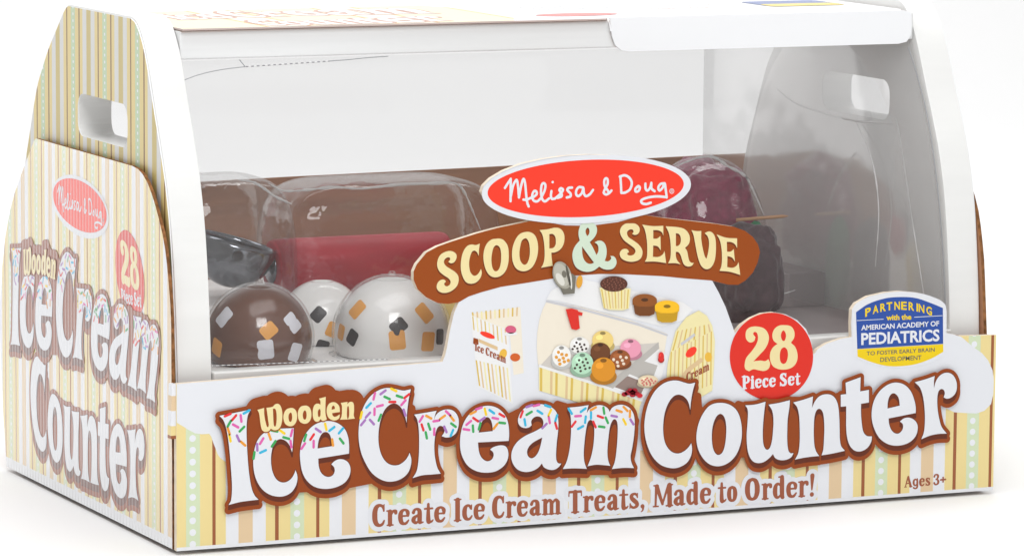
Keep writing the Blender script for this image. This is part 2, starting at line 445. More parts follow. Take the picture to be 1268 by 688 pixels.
# ------------------------------------------------------------------ lettering outlines, read off enlarged windows of the print
WA, WB, WC = (260, 490, 4.583), (360, 470, 4.583), (430, 465, 4.583)
WD, WE, WF = (500, 480, 5.292), (610, 480, 5.292), (690, 480, 5.292)
WG, WH, WI, WJ = (780, 460, 4.917), (860, 460, 4.917), (950, 450, 4.915), (1060, 440, 4.913)
TITLE = {
 'I': (WA, ["45,108k 130,92 225,72k 207,105 200,160 200,230 206,350 216,450 229,520 246,560 268,583k 215,589 160,597 98,613k 112,585 117,505 112,420 105,330 95,240 82,170 66,130"]),
 'c': (WA, ["468,178k 464,235 461,285 458,315k 440,270 415,246 385,241 357,262 342,310 338,360 343,410 358,452 378,476 405,486 432,480 456,460 472,432 477,415k 487,445 487,475 477,508 455,540 422,560 385,566 340,558 300,535 270,500 248,450 238,390 240,330 252,270 275,228 310,198 350,184 410,180"]),
 'e': (WB, ["322,414k 148,442k 150,480 160,515 180,538 205,546 228,538 241,515 238,492 222,474k 240,457 265,446 292,448 316,463 330,494 326,535 303,573 265,598 215,612 165,612 120,598 82,565 58,520 46,455 45,400 58,340 85,290 125,252 170,234 215,230 262,244 298,275 317,320 323,370",
            "144,385k 225,372k 222,335 212,305 193,292 172,298 155,325 147,355"]),
 'C': (WC, ["352,72k 340,130 331,200 328,262k 315,210 291,170 262,153 233,160 205,187 185,232 172,290 168,350 173,402 189,452 216,488 250,503 285,500 315,480 335,455 345,432k 355,470 350,512 334,548 305,575 265,592 220,595 175,580 130,545 95,490 70,430 57,360 57,290 68,220 90,160 125,110 170,78 215,65 262,70 310,80"]),
 'r': (WD, ["58,170k 130,158 205,145k 195,172 187,207k 200,175 226,150 262,137 302,139 331,160 348,196 349,240 335,285 307,311 270,320 238,311k 254,288 256,264 241,246 221,246 205,267 195,310 190,370 192,430 200,480 212,522 232,556k 170,562 110,567 48,585k 74,540 85,480 90,400 90,300 85,240 76,198"]),
 'E': (WD, ["677,342k 476,352k 478,382 486,425 505,458 535,475 564,465 578,440 575,417 555,398k 575,384 600,375 630,371 656,378 671,402 674,445 657,490 624,523 578,545 510,549 455,535 410,505 380,460 363,410 358,350 363,295 378,235 405,185 445,145 495,120 545,112 592,122 630,147 660,186 676,240 680,300",
            "480,288k 573,278k 570,240 560,206 540,187 518,194 500,221 487,255"]),
 'a': (WE, ["318,250k 270,278 200,311 150,350 120,398 112,450 125,495 155,530 200,545 245,540 285,520 312,490k 326,514 356,529 390,531 420,515 440,490k 420,488 408,470 405,430 410,350 418,280 420,215 410,160 380,125 330,105 270,103 220,115 180,146 158,190 157,222 172,247 200,258 227,254 245,240k 243,212 262,188 290,182 313,195 322,220",
            "315,320k 300,385 280,430 250,455 225,446 215,416 224,385 250,356 285,335"]),
 'm': (WF, ["56,125k 130,118 195,108k 188,132 183,160k 200,135 230,116 265,108 300,115 325,135 332,152k 350,125 385,108 427,108 466,130 490,170 497,230 492,310 480,390 470,440 475,482 492,520k 440,518 400,520 348,526k 366,480 378,400 385,300 385,240 378,210 365,200 350,212 335,250 325,320 318,400 320,450 327,482 337,505k 290,500 240,498 188,508k 210,450 225,380 232,300 230,240 220,212 205,205 190,220 178,270 168,350 163,430 168,482 183,525k 130,522 80,522 26,526k 50,480 68,410 78,320 80,230 74,165"]),
 'K': (WG, ["387,62k 371,120 361,180 357,227k 345,180 320,148 287,135 255,146 225,185 203,242 193,310 193,370 203,425 225,465 255,488 290,492 325,475 350,450 363,430k 368,462 362,505 340,545 305,570 265,582 220,578 175,560 130,515 100,455 82,385 78,315 88,240 110,170 145,110 190,70 235,52 280,50 322,62 352,69"]),
 'o': (WH, ["140,185 85,200 45,245 15,310 1,390 10,460 40,520 85,560 140,570 195,550 240,505 268,440 278,370 270,290 245,230 200,195",
            "147,252 122,270 102,320 95,380 98,440 112,485 135,502 160,485 175,440 182,380 182,320 170,270"]),
 'u': (WH, ["298,200k 360,195 422,178k 415,230 408,300 405,370 408,430 418,460 432,470 448,458 460,420 467,360 470,290 462,232 440,196k 500,186 570,169k 567,211 557,281 554,351 554,421 560,471 572,490 592,491k 577,516 547,531 512,533 482,521 467,496k 445,520 410,545 375,551 345,540 322,505 310,450 307,380 312,310 315,250 311,220"]),
 'n': (WI, ["148,232k 210,215 268,195k 265,228 262,265k 280,225 306,195 345,182 382,188 408,215 422,260 428,330 430,400 432,460 440,498 462,525k 420,535 370,545 320,553k 330,520 335,450 337,380 332,310 322,281 305,270 288,283 277,320 273,380 273,440 278,500 289,533 306,557k 260,561 210,568 158,579k 178,540 187,470 187,380 183,310 171,260"]),
 't': (WI, ["466,112k 558,78k 555,165k 608,155k 608,232k 560,240k 560,300 565,362 575,412 596,435 627,438k 622,470 605,500 580,521 545,530 515,520 490,490 475,440 470,380 470,310 470,255k 437,258k 437,185k 470,181k"]),
 'f': (WJ, ["352,345k 187,378k 190,410 202,445 222,466 245,470 265,456 275,434 272,411 256,396k 280,378 310,373 340,385 360,410 364,440 354,480 325,515 280,537 225,543 175,530 130,495 100,440 85,380 87,315 105,255 140,205 185,172 230,160 280,172 320,210 343,265 352,310",
            "180,318k 255,300k 250,260 237,236 215,225 195,240 183,275"]),
 's': (WJ, ["346,158k 405,142 468,120k 463,152 463,195k 476,150 502,115 540,100 575,112 598,150 602,195 590,230 565,252 541,258 522,250k 529,225 522,205 505,200 490,216 483,260 485,320 495,380 510,430 541,470k 490,472 440,482 386,504k 402,460 408,390 405,310 395,240 377,190"]),
}
WW = (310, 480, 9.057)
WOODEN = [
 ["62,238k 137,216k 140,300 158,390 178,432 190,405k 178,320 170,260 163,215k 215,208 238,200k 262,175 300,172 330,215 342,300 330,400 300,452 250,466 212,448k 190,475 150,484 115,462 98,400 88,320 78,268", "236,225k 240,320 245,400 258,425 272,400 278,320 272,250 258,225"],
 ["430,217 385,235 358,285 355,340 375,395 420,420 465,412 497,370 507,310 495,250 465,220", "428,270 412,300 412,340 422,368 438,370 450,340 450,300 442,272"],
 ["590,190 545,205 518,255 517,310 535,365 580,392 625,385 658,345 667,285 655,225 625,195", "588,245 572,280 572,315 582,342 600,345 612,315 612,275 602,248"],
 ["752,112k 828,92k 825,180 825,280 840,345k 795,362 770,340k 745,368 710,365 688,330 682,270 690,210 712,175 745,168 768,180k 768,140", "757,228 742,250 740,290 750,318 766,305 770,270 768,240"],
 ["985,262k 900,274k 905,300 925,315 950,310 985,288k 978,330 940,355 900,352 860,325 840,275 842,215 865,170 905,152 945,160 977,195 986,240", "893,237k 930,228k 927,202 912,190 898,205"],
 ["996,160k 1072,148k 1070,175k 1095,150 1125,150 1142,175 1145,250 1142,300 1154,335k 1078,344k 1090,300 1088,220 1080,195 1070,205 1066,260 1066,310 1074,345k 988,347k 1005,310 1010,240 1008,190"],
]
RK, RL, RM = (500, 260, 5.293), (620, 260, 6.88), (760, 260, 6.674)
RIBBON = [
 (RK, ["275,272 310,268 340,285 345,310 330,340 308,348 290,338k 302,325 300,312 285,310 268,322 262,342 275,365 305,385 335,405 355,430 358,465 345,500 310,530 270,542 235,535 215,510 220,478 240,458 262,455 276,467k 264,482 270,495 285,498 302,485 305,465 290,445 260,425 232,400 218,365 222,325 240,292"]),
 (RK, ["497,220k 492,260 490,300k 478,275 460,265 445,275 432,310 427,350 432,395 445,420 465,430 487,416 505,385k 510,412 500,445 475,472 440,482 408,472 385,435 373,385 375,325 390,270 415,235 445,225 470,229"]),
 (RK, ["605,187 570,195 540,225 523,275 522,330 535,385 560,425 595,440 635,430 665,400 683,350 687,290 680,235 655,198 630,187", "605,230 588,245 577,285 573,325 578,370 590,395 605,400 620,390 632,360 637,315 635,270 625,240"]),
 (RL, ["205,187 160,205 125,250 100,320 95,390 105,450 135,500 185,520 235,510 275,475 305,410 317,340 312,270 290,215 250,188", "207,240 180,260 165,310 158,370 165,425 185,458 205,465 225,450 243,400 247,340 240,280 225,248"]),
 (RL, ["330,170k 400,163 460,150 505,158 535,195 542,245 530,300 500,340 460,360 430,362k 432,400 442,474k 400,480 343,491k 362,455 372,400 372,330 365,260 352,205", "413,205k 440,203 460,220 468,255 465,295 448,320 413,327k"]),
 (RM, ["130,110 175,112 205,135 213,165 200,195 172,205 150,195k 162,180 155,162 135,160 115,172 108,192 120,222 160,250 205,285 232,325 235,365 215,405 165,425 110,422 65,400 48,365 58,335 85,320 112,325 125,347k 112,355 115,370 140,375 165,365 178,340 168,315 130,285 85,250 58,210 50,170 65,135 95,113"]),
 (RM, ["235,120k 320,132 408,130k 408,212k 395,182 365,167 325,165k 325,236k 356,235 384,214k 387,332k 362,300 325,292k 322,386k 368,386 402,367 418,338k 432,437k 340,425 256,426k 272,390 275,300 268,220 254,160"]),
 (RM, ["428,134k 520,140 580,155 615,190 628,235 618,280 588,312k 605,340 615,390 625,422 640,434 660,435k 645,458 612,466 580,450 563,410 550,370 532,347 512,345k 512,382 525,417 550,446k 505,438 448,439k 465,400 470,330 465,250 452,185", "512,190k 540,200 553,235 548,275 530,295 512,297k"]),
 (RM, ["641,165k 682,173 722,172k 722,240 735,320 752,384 765,402k 780,340 786,270 776,220 750,190k 785,176 815,188 836,225 843,290 840,370 828,430 800,475 765,488 730,470 705,425 685,350 670,270 658,208"]),
 (RM, ["848,201k 930,228 1018,233k 1018,315k 1000,282 968,264 933,262k 935,344k 965,342 990,322k 1000,424k 976,392 938,379k 936,470k 980,476 1012,460 1030,430k 1044,535k 960,510 873,501k 888,460 893,380 885,290 869,235"]),
]
AMP = (RL, ["740,105 790,112 816,145 817,190 797,232 757,273k 785,320 815,383k 830,350 830,310 818,288 798,275k 830,260 862,264 888,290 901,340 898,390 885,432k 912,436 932,424 940,408 933,390k 962,394 982,420 984,458 958,496 915,507 872,500 838,480k 795,512 745,525 690,517 640,485 615,430 610,370 630,310 672,258k 662,215 665,165 690,115",
            "740,150 725,165 722,190 735,222k 750,205 755,180 750,158", "692,308k 740,375 794,447k 765,458 735,450 708,420 694,370"])
WN = (895, 380, 5.733)
NUM28 = [
 ["160,200 168,162 200,140 250,138 297,155 324,200 322,245 300,292 262,335 216,384k 265,378 300,382 322,368k 334,402 322,437 290,452 250,446 215,440 185,454k 160,440 153,410 165,360 205,310 235,265 248,222 242,185 226,175 214,188 230,212k 220,240 193,250 168,232"],
 ["430,127 480,135 505,170 505,215 482,252k 512,282 528,330 525,380 500,420 455,440 400,440 355,418 335,375 335,325 355,285 386,260k 358,235 350,195 365,155 395,132", "428,165 415,180 411,205 418,230 432,240 443,225 447,200 440,175", "430,285 412,300 403,340 408,385 428,402 448,390 460,350 458,310 446,290"],
]
# signature strokes, window (590, 190, 7.643)
SIGN = [
 [(265, 325), (290, 285), (320, 240)], [(320, 242), (319, 350), (318, 450)], [(322, 400), (340, 310), (362, 262), (378, 252), (388, 300), (398, 415)],
 [(398, 415), (415, 320), (435, 248), (447, 248), (458, 300), (468, 410), (478, 470), (490, 500)], [(440, 435), (470, 437), (495, 425)],
 [(495, 425), (535, 410), (565, 385), (562, 358), (540, 356), (523, 395), (533, 440), (570, 452), (607, 420)],
 [(607, 420), (640, 350), (648, 300), (632, 280), (612, 300), (606, 370), (618, 430), (645, 452), (682, 425)],
 [(705, 355), (700, 400), (710, 428), (740, 425)], [(717, 270)],
 [(740, 425), (785, 385), (815, 345), (795, 328), (780, 345), (800, 378), (800, 405), (765, 418)],
 [(900, 322), (868, 325), (855, 345), (885, 378), (885, 405), (850, 415)],
 [(1005, 322), (965, 318), (940, 350), (940, 388), (962, 402), (992, 375), (1008, 330), (1012, 375), (1030, 402), (1065, 388), (1098, 345)],
 [(1273, 350), (1250, 375), (1222, 387), (1200, 370), (1212, 335), (1236, 290), (1236, 245), (1218, 235), (1204, 262), (1210, 310), (1235, 345), (1250, 372)],
 [(1358, 222), (1363, 300), (1366, 370)], [(1352, 218), (1400, 206), (1445, 232), (1466, 280), (1448, 338), (1405, 368), (1368, 372)],
 [(1525, 312), (1500, 332), (1502, 358), (1528, 355), (1542, 325), (1528, 308), (1512, 318)],
 [(1594, 285), (1596, 332), (1615, 350), (1640, 320), (1650, 278)], [(1650, 278), (1652, 330), (1682, 356)],
 [(1772, 282), (1738, 288), (1716, 322), (1728, 350), (1756, 325), (1776, 282), (1786, 340), (1796, 415)],
 [(1796, 412), (1700, 405), (1610, 418), (1556, 442), (1562, 468), (1600, 478), (1645, 465)],
]
WS = (590, 190, 7.643)

# a small soft-serif stroke alphabet: cap height 1, strokes of (x, y, r)
def serif(*a): return [[(x0, y, 0.026), (x1, y, 0.026)] for x0, x1, y in a]
FONT = {
 'C': (.52, [[(.43, .72, .03), (.38, .9, .05), (.27, .96, .055), (.16, .88, .085), (.11, .7, .1), (.10, .5, .105), (.11, .3, .1), (.16, .13, .085), (.27, .045, .055), (.38, .1, .05), (.44, .25, .03)], [(.435, .98, .02), (.425, .70, .035)]]),
 'r': (.41, [[(.13, .06, .085), (.13, .64, .085)], [(.17, .5, .04), (.23, .64, .05), (.31, .66, .055)], [(.34, .64, .06), (.34, .57, .065)]]+serif((.03, .24, .026), (.02, .13, .68))),
 'e': (.47, [[(.37, .4, .032), (.12, .4, .032)], [(.37, .41, .05), (.365, .55, .075), (.31, .65, .05), (.22, .675, .045), (.13, .59, .075), (.1, .45, .092), (.1, .28, .092), (.135, .12, .08), (.22, .045, .05), (.31, .07, .05), (.39, .19, .03)]]),
 'a': (.49, [[(.1, .53, .065), (.14, .64, .05), (.22, .675, .045), (.30, .62, .07), (.325, .5, .088), (.325, .12, .088), (.37, .04, .04), (.45, .06, .024)], [(.32, .42, .035), (.2, .35, .05), (.12, .27, .075), (.1, .17, .085), (.14, .08, .06), (.2, .05, .05), (.3, .14, .03)]]),
 't': (.35, [[(.15, .86, .05), (.15, .14, .088), (.2, .055, .06), (.28, .07, .035), (.32, .13, .022)]]+[[(.02, .66, .034), (.3, .66, .034)]]),
 'I': (.31, [[(.15, .05, .095), (.15, .95, .095)]]+serif((.03, .27, .026), (.03, .27, .974))),
 'c': (.42, [[(.33, .54, .045), (.29, .64, .05), (.21, .675, .045), (.13, .59, .075), (.1, .45, .092), (.095, .35, .092), (.1, .25, .092), (.135, .12, .08), (.21, .045, .05), (.30, .07, .045), (.37, .19, .028)], [(.36, .69, .018), (.35, .5, .03)]]),
 'm': (.76, [[(.13, .06, .082), (.13, .64, .082)], [(.37, .06, .078), (.37, .52, .078)], [(.61, .06, .082), (.61, .52, .082)], [(.17, .5, .035), (.24, .63, .045), (.31, .645, .06), (.37, .54, .074)], [(.41, .5, .035), (.48, .63, .045), (.55, .645, .06), (.61, .54, .08)]]+serif((.03, .23, .026), (.28, .46, .026), (.52, .72, .026), (.02, .13, .68))),
 'T': (.55, [[(.26, .05, .095), (.26, .93, .095)], [(.05, .95, .045), (.47, .95, .045)], [(.03, .97, .022), (.025, .76, .02)], [(.49, .97, .022), (.495, .76, .02)]]+serif((.13, .39, .026))),
 's': (.42, [[(.31, .57, .03), (.27, .65, .045), (.19, .67, .045), (.11, .6, .07), (.11, .49, .075), (.2, .37, .085), (.3, .25, .08), (.31, .13, .07), (.21, .045, .045), (.11, .08, .045), (.06, .18, .03)], [(.335, .69, .016), (.325, .5, .025)], [(.045, .02, .016), (.055, .23, .025)]]),
 ',': (.24, [[(.1, .08, .08)], [(.13, .07, .05), (.11, -.1, .03), (.05, -.17, .014)]]),
 'M': (.75, [[(.1, .04, .04), (.125, .95, .05)], [(.15, .93, .085), (.36, .12, .05)], [(.36, .12, .035), (.57, .93, .05)], [(.62, .95, .095), (.63, .05, .095)]]+serif((.02, .2, .026), (.5, .74, .026), (.04, .2, .974), (.58, .73, .974))),
 'd': (.51, [[(.37, .98, .03), (.365, .9, .086), (.365, .12, .086), (.43, .035, .03)], [(.3, .6, .04), (.21, .67, .045), (.13, .58, .075), (.1, .4, .092), (.105, .2, .088), (.15, .07, .06), (.22, .05, .045), (.32, .15, .04)]]+serif((.24, .37, .975))),
 'o': (.49, [[(.225, .67, .045), (.13, .58, .075), (.1, .36, .092), (.13, .13, .075), (.225, .045, .045), (.32, .13, .075), (.35, .36, .092), (.32, .58, .075), (.225, .67, .045)]]),
 'O': (.64, [[(.29, .96, .05), (.17, .87, .08), (.115, .68, .1), (.105, .5, .105), (.115, .32, .1), (.17, .13, .08), (.29, .045, .05), (.41, .13, .08), (.465, .32, .1), (.475, .5, .105), (.465, .68, .1), (.41, .87, .08), (.29, .96, .05)]]),
 '!': (.26, [[(.13, .93, .09), (.12, .62, .06), (.11, .3, .028)], [(.11, .075, .085)]]),
 ' ': (.20, []),
 'A': (.58, [[(.06, .04, .032), (.26, .93, .06)], [(.28, .93, .08), (.46, .05, .09)], [(.14, .34, .035), (.4, .34, .035)]]+serif((.0, .15, .026), (.36, .57, .026))),
 'g': (.49, [[(.225, .67, .05), (.13, .58, .07), (.1, .38, .08), (.13, .18, .07), (.225, .1, .05), (.34, .2, .04)], [(.37, .69, .05), (.37, .5, .075), (.37, 0.0, .075), (.31, -.14, .06), (.2, -.18, .05), (.09, -.1, .06)], [(.225, .67, .05), (.34, .58, .04)]]),
 '3': (.50, [[(.08, .78, .07), (.13, .92, .055), (.23, .95, .05), (.33, .87, .075), (.34, .72, .08), (.29, .57, .055), (.2, .52, .045)], [(.2, .52, .045), (.31, .46, .06), (.36, .3, .085), (.34, .14, .075), (.23, .04, .05), (.13, .06, .055), (.07, .2, .07)]]),
 '+': (.36, [[(.03, .42, .058), (.37, .42, .058)], [(.2, .22, .06), (.2, .62, .06)]]),
 'P': (.54, [[(.15, .05, .095), (.15, .95, .095)], [(.15, .95, .045), (.3, .95, .05), (.4, .86, .07), (.42, .72, .085), (.4, .57, .07), (.3, .47, .05), (.17, .46, .045)]]+serif((.03, .29, .026), (.02, .15, .974))),
 'i': (.27, [[(.13, .06, .088), (.13, .64, .088)], [(.13, .88, .088)]]+serif((.03, .24, .026), (.02, .13, .68))),
 'S': (.52, [[(.39, .78, .035), (.34, .91, .055), (.24, .95, .05), (.14, .86, .085), (.12, .7, .095), (.2, .56, .1), (.34, .41, .1), (.39, .25, .09), (.35, .1, .075), (.24, .04, .05), (.13, .09, .055), (.07, .24, .035)], [(.41, .98, .018), (.4, .72, .03)], [(.055, .02, .018), (.065, .28, .03)]]),
}
def text_strokes(txt, fit=None, track=0.0):
    """strokes of a line of text in cap-height units; returns (strokes, width)"""
    x = 0; out = []
    for ch in txt:
        w, st = FONT[ch]
        for s in st: out.append([(x+a, b, r) for a, b, r in s])
        x += w+track
    return out, x
def lay(strokes, org, ux, uy, rs):
    """affine: org + x*ux + y*uy; radii scaled by rs"""
    return [[(org[0]+a*ux[0]+b*uy[0], org[1]+a*ux[1]+b*uy[1], r*rs) for a, b, r in s] for s in strokes]
def px_line(txt, p0, p1, cap, conv, track=0.0, sx=1.0):
    """text along a baseline p0 -> p1 given in photo px with cap height in px; conv maps px -> mm on its panel"""
    st, w = text_strokes(txt, track=track)
    q = conv([p0, p1, (p0[0], p0[1]-cap)])
    ux = (q[1]-q[0])/w; uy = q[2]-q[0]
    return lay(st, q[0], ux, uy, 0.5*(np.hypot(*ux)+np.hypot(*uy)))
def stroke_field(strokes, h=0.14, margin=4.0, smooth=True):
    A = np.concatenate([np.array(s) for s in strokes])
    f = Field(A[:, 0].min()-margin, A[:, 0].max()+margin, A[:, 1].min()-margin, A[:, 1].max()+margin, h)
    for s in strokes:
        f.stroke(bezier_pts(s, 4) if (smooth and len(s) > 2) else s, margin=2.0)
    return f
def sans(txt, p0, p1, cap, conv, bold=0.0, arc=None):
    """block letters from Blender's built-in lettering, laid along a baseline p0 -> p1 (px)"""
    cu = bpy.data.curves.new('lettering', 'FONT'); cu.body = txt; cu.size = 1.0; cu.offset = bold; cu.resolution_u = 3
    o = bpy.data.objects.new('lettering', cu); COL.objects.link(o)
    dg = bpy.context.evaluated_depsgraph_get(); dg.update()
    me = bpy.data.meshes.new_from_object(o.evaluated_get(dg))
    v = np.array([(q.co.x, q.co.y) for q in me.vertices]); f = [tuple(p_.vertices) for p_ in me.polygons]
    bpy.data.objects.remove(o); bpy.data.curves.remove(cu); bpy.data.meshes.remove(me)
    v[:, 0] -= v[:, 0].min(); w = v[:, 0].max()
    caph = 0.69
    t = v[:, 0]/w; hgt = v[:, 1]/caph
    x = p0[0]+t*(p1[0]-p0[0]); y = p0[1]+t*(p1[1]-p0[1])-hgt*cap
    if arc: y -= arc*4*t*(1-t)
    return conv(np.stack([x, y], 1)), f

def letters(conv, keys, mapper=lambda p: p):
    return [[conv(mapper(trace(TITLE[k][0], s))) for s in TITLE[k][1]] for k in keys]

def sprinkle(art, glyphs, ups, scale, seed, reach):
    """candy sprinkles printed over the top of each letter, kept inside its outline"""
    rnd = random.Random(seed); layer = art.n
    for loops in glyphs:
        A = np.concatenate(loops); (xa, ya), (xb, yb) = A.min(0), A.max(0)
        lim = yb-(yb-ya)*reach
        placed = []; tries = 0
        while tries < 900 and len(placed) < 40:
            tries += 1
            x, y = rnd.uniform(xa, xb), rnd.uniform(lim-(0.08*(yb-ya)*rnd.random()), yb); a = rnd.uniform(0, math.pi)
            hl, hw = 1.12*scale, 0.46*scale
            dx, dy = math.cos(a)*hl, math.sin(a)*hl
            tips = [(x+k*dx*1.2, y+k*dy*1.2) for k in (-1, 0, 1)]
            if any(sum(pip(t, l) for l in loops) % 2 == 0 for t in tips): continue
            if any((x-px)**2+(y-py)**2 < (2.45*scale)**2 for px, py in placed): continue
            placed.append((x, y))
            n = 6; lp = []
            for k in range(n+1):
                b = a-math.pi/2+math.pi*k/n; lp.append((x+dx+math.cos(b)*hw, y+dy+math.sin(b)*hw))
            for k in range(n+1):
                b = a+math.pi/2+math.pi*k/n; lp.append((x-dx+math.cos(b)*hw, y-dy+math.sin(b)*hw))
            art.add([np.array(lp)], rnd.choice(SPR), layer=layer)
    art.n = layer+1

def title_art(art, conv, mapper, groups, fillers, shift_px, off, wood=None, spr_scale=1.0, h=0.3, seed=3, sprinkle_keys=()):
    """brown body, dark depth, white letters, sprinkles"""
    G = {k: [conv(mapper(trace(TITLE[k][0], s))) for s in TITLE[k][1]] for k in groups}
    def sh(k, s): return [conv(mapper(trace(TITLE[k][0], t)+np.array([0, s]))) for t in TITLE[k][1]]
    allp = np.concatenate([np.concatenate(g) for g in G.values()])
    (xa, ya), (xb, yb) = allp.min(0)-12, allp.max(0)+16
    f1 = Field(xa, xb, ya, yb, h); f2 = Field(xa, xb, ya, yb, h)
    for k in groups:
        f1.poly(G[k]); f1.poly(sh(k, shift_px))
        f2.poly(G[k]); f2.poly(sh(k, shift_px*0.45)); f2.poly(sh(k, shift_px*0.85))
    for fl in fillers: f1.poly([conv(mapper(np.array(fl, float)))])
    WL = []
    if wood:
        WL = [[conv(mapper(trace(WW, s))) for s in w] for w in WOODEN]
        fw = Field(xa, xb, ya, yb, h)
        for w in WL: fw.poly([w[0]])
        f1.d = np.minimum(f1.d, fw.d-wood)
    art.add(f1.contour(off), c_brown)
    art.add(f2.contour(0.28), c_dark)
    lay_w = art.n
    for k in groups: art.add(G[k], c_white, layer=lay_w)
    art.n += 1
    sprinkle(art, [G[k] for k in sprinkle_keys], None, spr_scale, seed, 0.30)
    if wood:
        fs = Field(*(xa, xb, ya, yb), h)
        for w in WL: fs.poly([w[0]])
        art.add(fs.contour(0.45), c_dark if False else c_brown)
        n = art.n
        for w in WL: art.add(w, c_cream, layer=n)
        art.n += 1
    return G

# ------------------------------------------------------------------ cardboard sleeve
front_stripes = stripes('candy_stripe_front', 0, 0.0405, 0.0062-GC*0.0405, SEG, (GC, 0.00125, 0.0043, WHT), zmin=0.0013)
side_stripes = stripes('candy_stripe_side', 1, 0.0333, 0.0901-GC*0.0333, SEG, (GC, 0.0007, 0.0028, WHT), zmin=0.004, rough=0.3)
OLIVE = (216, 196, 128)
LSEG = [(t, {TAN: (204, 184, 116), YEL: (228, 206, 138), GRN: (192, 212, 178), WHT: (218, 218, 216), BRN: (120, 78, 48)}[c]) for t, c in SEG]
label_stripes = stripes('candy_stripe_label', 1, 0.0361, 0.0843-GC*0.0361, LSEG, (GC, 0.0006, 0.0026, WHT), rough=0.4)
tab_stripes = stripes('candy_stripe_tab', 2, 0.1, 0.0, [(0.0, BRN), (0.42, YEL), (0.455, WHT), (0.51, TAN), (0.564, WHT)])

sleeve = empty('cardboard_sleeve', (0, 0, 0), 'open cardboard sleeve with candy stripes and big ice cream lettering wrapped round the toy counter', 'cardboard box')
TOP = [(220, 475), (256, 472), (400, 460), (548, 447.5), (551, 440), (553.5, 430), (557, 410), (562, 388), (568, 374), (555, 376), (542, 375), (528, 368), (517, 358),
       (512, 346), (512, 336), (516, 327), (528, 312.5), (542, 305), (560, 298.6), (590, 289), (616, 282), (640, 277), (661, 272.5), (648, 268), (628, 260), (611, 251), (600, 243.5), (596.5, 237.5),
       (599, 230), (608, 221), (624, 211.5), (646, 203), (672, 197), (700, 193), (728, 191.5), (756, 192.3), (784, 196), (808, 201.5), (828, 208), (843, 215), (852, 222), (854.8, 229),
       (851, 236), (842, 244), (826, 253), (808, 261.5), (797, 266), (820, 269.5), (856, 273.5), (886, 277), (908, 280.5), (922, 285.5), (932, 293), (938.5, 302.5), (941, 312), (938, 325), (932, 337.5), (923, 347), (914, 352.5), (902, 352.3),
       (882, 347.6), (890, 362), (898.5, 380), (906, 401), (910, 412), (918, 402.5), (930, 394), (944, 388), (958, 386.5), (973, 389), (987, 396), (998, 407), (1004.5, 421), (1007, 438), (1009, 437), (1012, 432.5), (1024, 425), (1042, 419), (1054.5, 417),
       (1054, 400), (1055, 383), (1060, 375.5), (1075, 367), (1097, 362), (1115, 360.5), (1137.7, 362.6), (1156, 368), (1167, 373.5), (1171.3, 379), (1172, 400), (1172, 412), (1180, 413.5)]
RIGHT = [(1190, 415.6), (1233, 414.5)]
top_mm = front_px(TOP+RIGHT)
top_mm[0, 0] = 0.0; top_mm[-1, 0] = 340.0
fo = np.vstack([[0, 0.0], top_mm, [340, 0.0]])
front = slab(fo, [], FRONT, 0.0, -0.0024, front_stripes, kraft, pale_edge, 'front_panel', sleeve)

# white icing dripping over the stripes
icing = Art(FRONT, 1)
edge_px = [(1180, 413.5), (1190, 416.5), (1203.5, 428), (1216, 437), (1223.6, 446), (1229, 458), (1230.5, 470), (1230, 487), (1227, 500), (1219, 508), (1209, 511.5), (1198, 511), (1182, 510), (1171, 505), (1140, 540),
           (1040, 560), (960, 560), (900, 565), (840, 560), (780, 556), (720, 548), (640, 545), (560, 530), (500, 540), (430, 560), (350, 580), (300, 585),
           (276, 569), (272.5, 566), (269.5, 562), (267, 555), (264.5, 549), (261.5, 540), (259, 536.5), (250, 537), (241.5, 536), (233, 531.5), (227.7, 528), (221, 522.7)]
pe = front_px(edge_px); pe[-1, 0] = 0.15
tp = front_px(TOP); tp[0, 0] = 0.15
icing.add([np.vstack([tp, pe])], c_white)
icing.build('icing_print', front)

# printed picture of the open toy counter
pic = Art(FRONT, 4); pic.STEP = 0.000014
p_w, p_shade, p_in = ink('picture_white', (240, 240, 240)), ink('picture_shade', (205, 205, 210)), ink('picture_cream', (243, 234, 216))
p_tray, p_div, p_y = ink('picture_tray', (212, 206, 198)), ink('picture_divider', (190, 186, 180)), ink('picture_stripe_cream', (243, 232, 176))
p_o, p_t = ink('picture_gold', (222, 190, 90)), ink('picture_tan', (226, 196, 150))
def q1(x, y): return (x/3.82+560, y/3.82+330)
def q2(x, y): return (x/3.62+720, y/3.62+320)
def pc(pts, mt, step=True): pic.add([front_px(pts)], mt, step=step)
def band(quad, n, mt, wid=0.35):
    """thin printed stripes across a quad (tl, tr, br, bl)"""
    tl, tr, br, bl = [np.array(q) for q in quad]; lay0 = pic.n
    for k in range(n):
        a, b = (k+0.2)/n, (k+0.2+wid)/n
        pic.add([front_px([tl+(tr-tl)*a, tl+(tr-tl)*b, bl+(br-bl)*b, bl+(br-bl)*a])], mt[k % len(mt)], layer=lay0)
    pic.n += 1
pc([q1(95, 222), q1(322, 190), q1(338, 502), q1(290, 512), q1(270, 300), q1(95, 240)], p_in)
band([q1(88, 216), q1(320, 190), q1(318, 232), q1(92, 256)], 11, [p_o, p_t, p_y])
pc([q1(86, 228), q1(264, 298), q1(286, 648), q1(122, 566)], p_w)
band([q1(90, 232), q1(262, 300), q1(267, 372), q1(96, 296)], 9, [p_o, p_y, p_t], 0.3)
band([q1(106, 440), q1(270, 480), q1(284, 640), q1(122, 560)], 9, [p_o, p_t, p_y], 0.4)
lay0 = pic.n
pic.add([front_px(ell(*q1(166, 323), 9.6, 3.2, 0.36))], c_logo, layer=lay0)
pic.add([front_px(ell(*q1(276, 297), 6.8, 5.0, 0.05))], ink('picture_pink', (218, 98, 130)), layer=lay0)
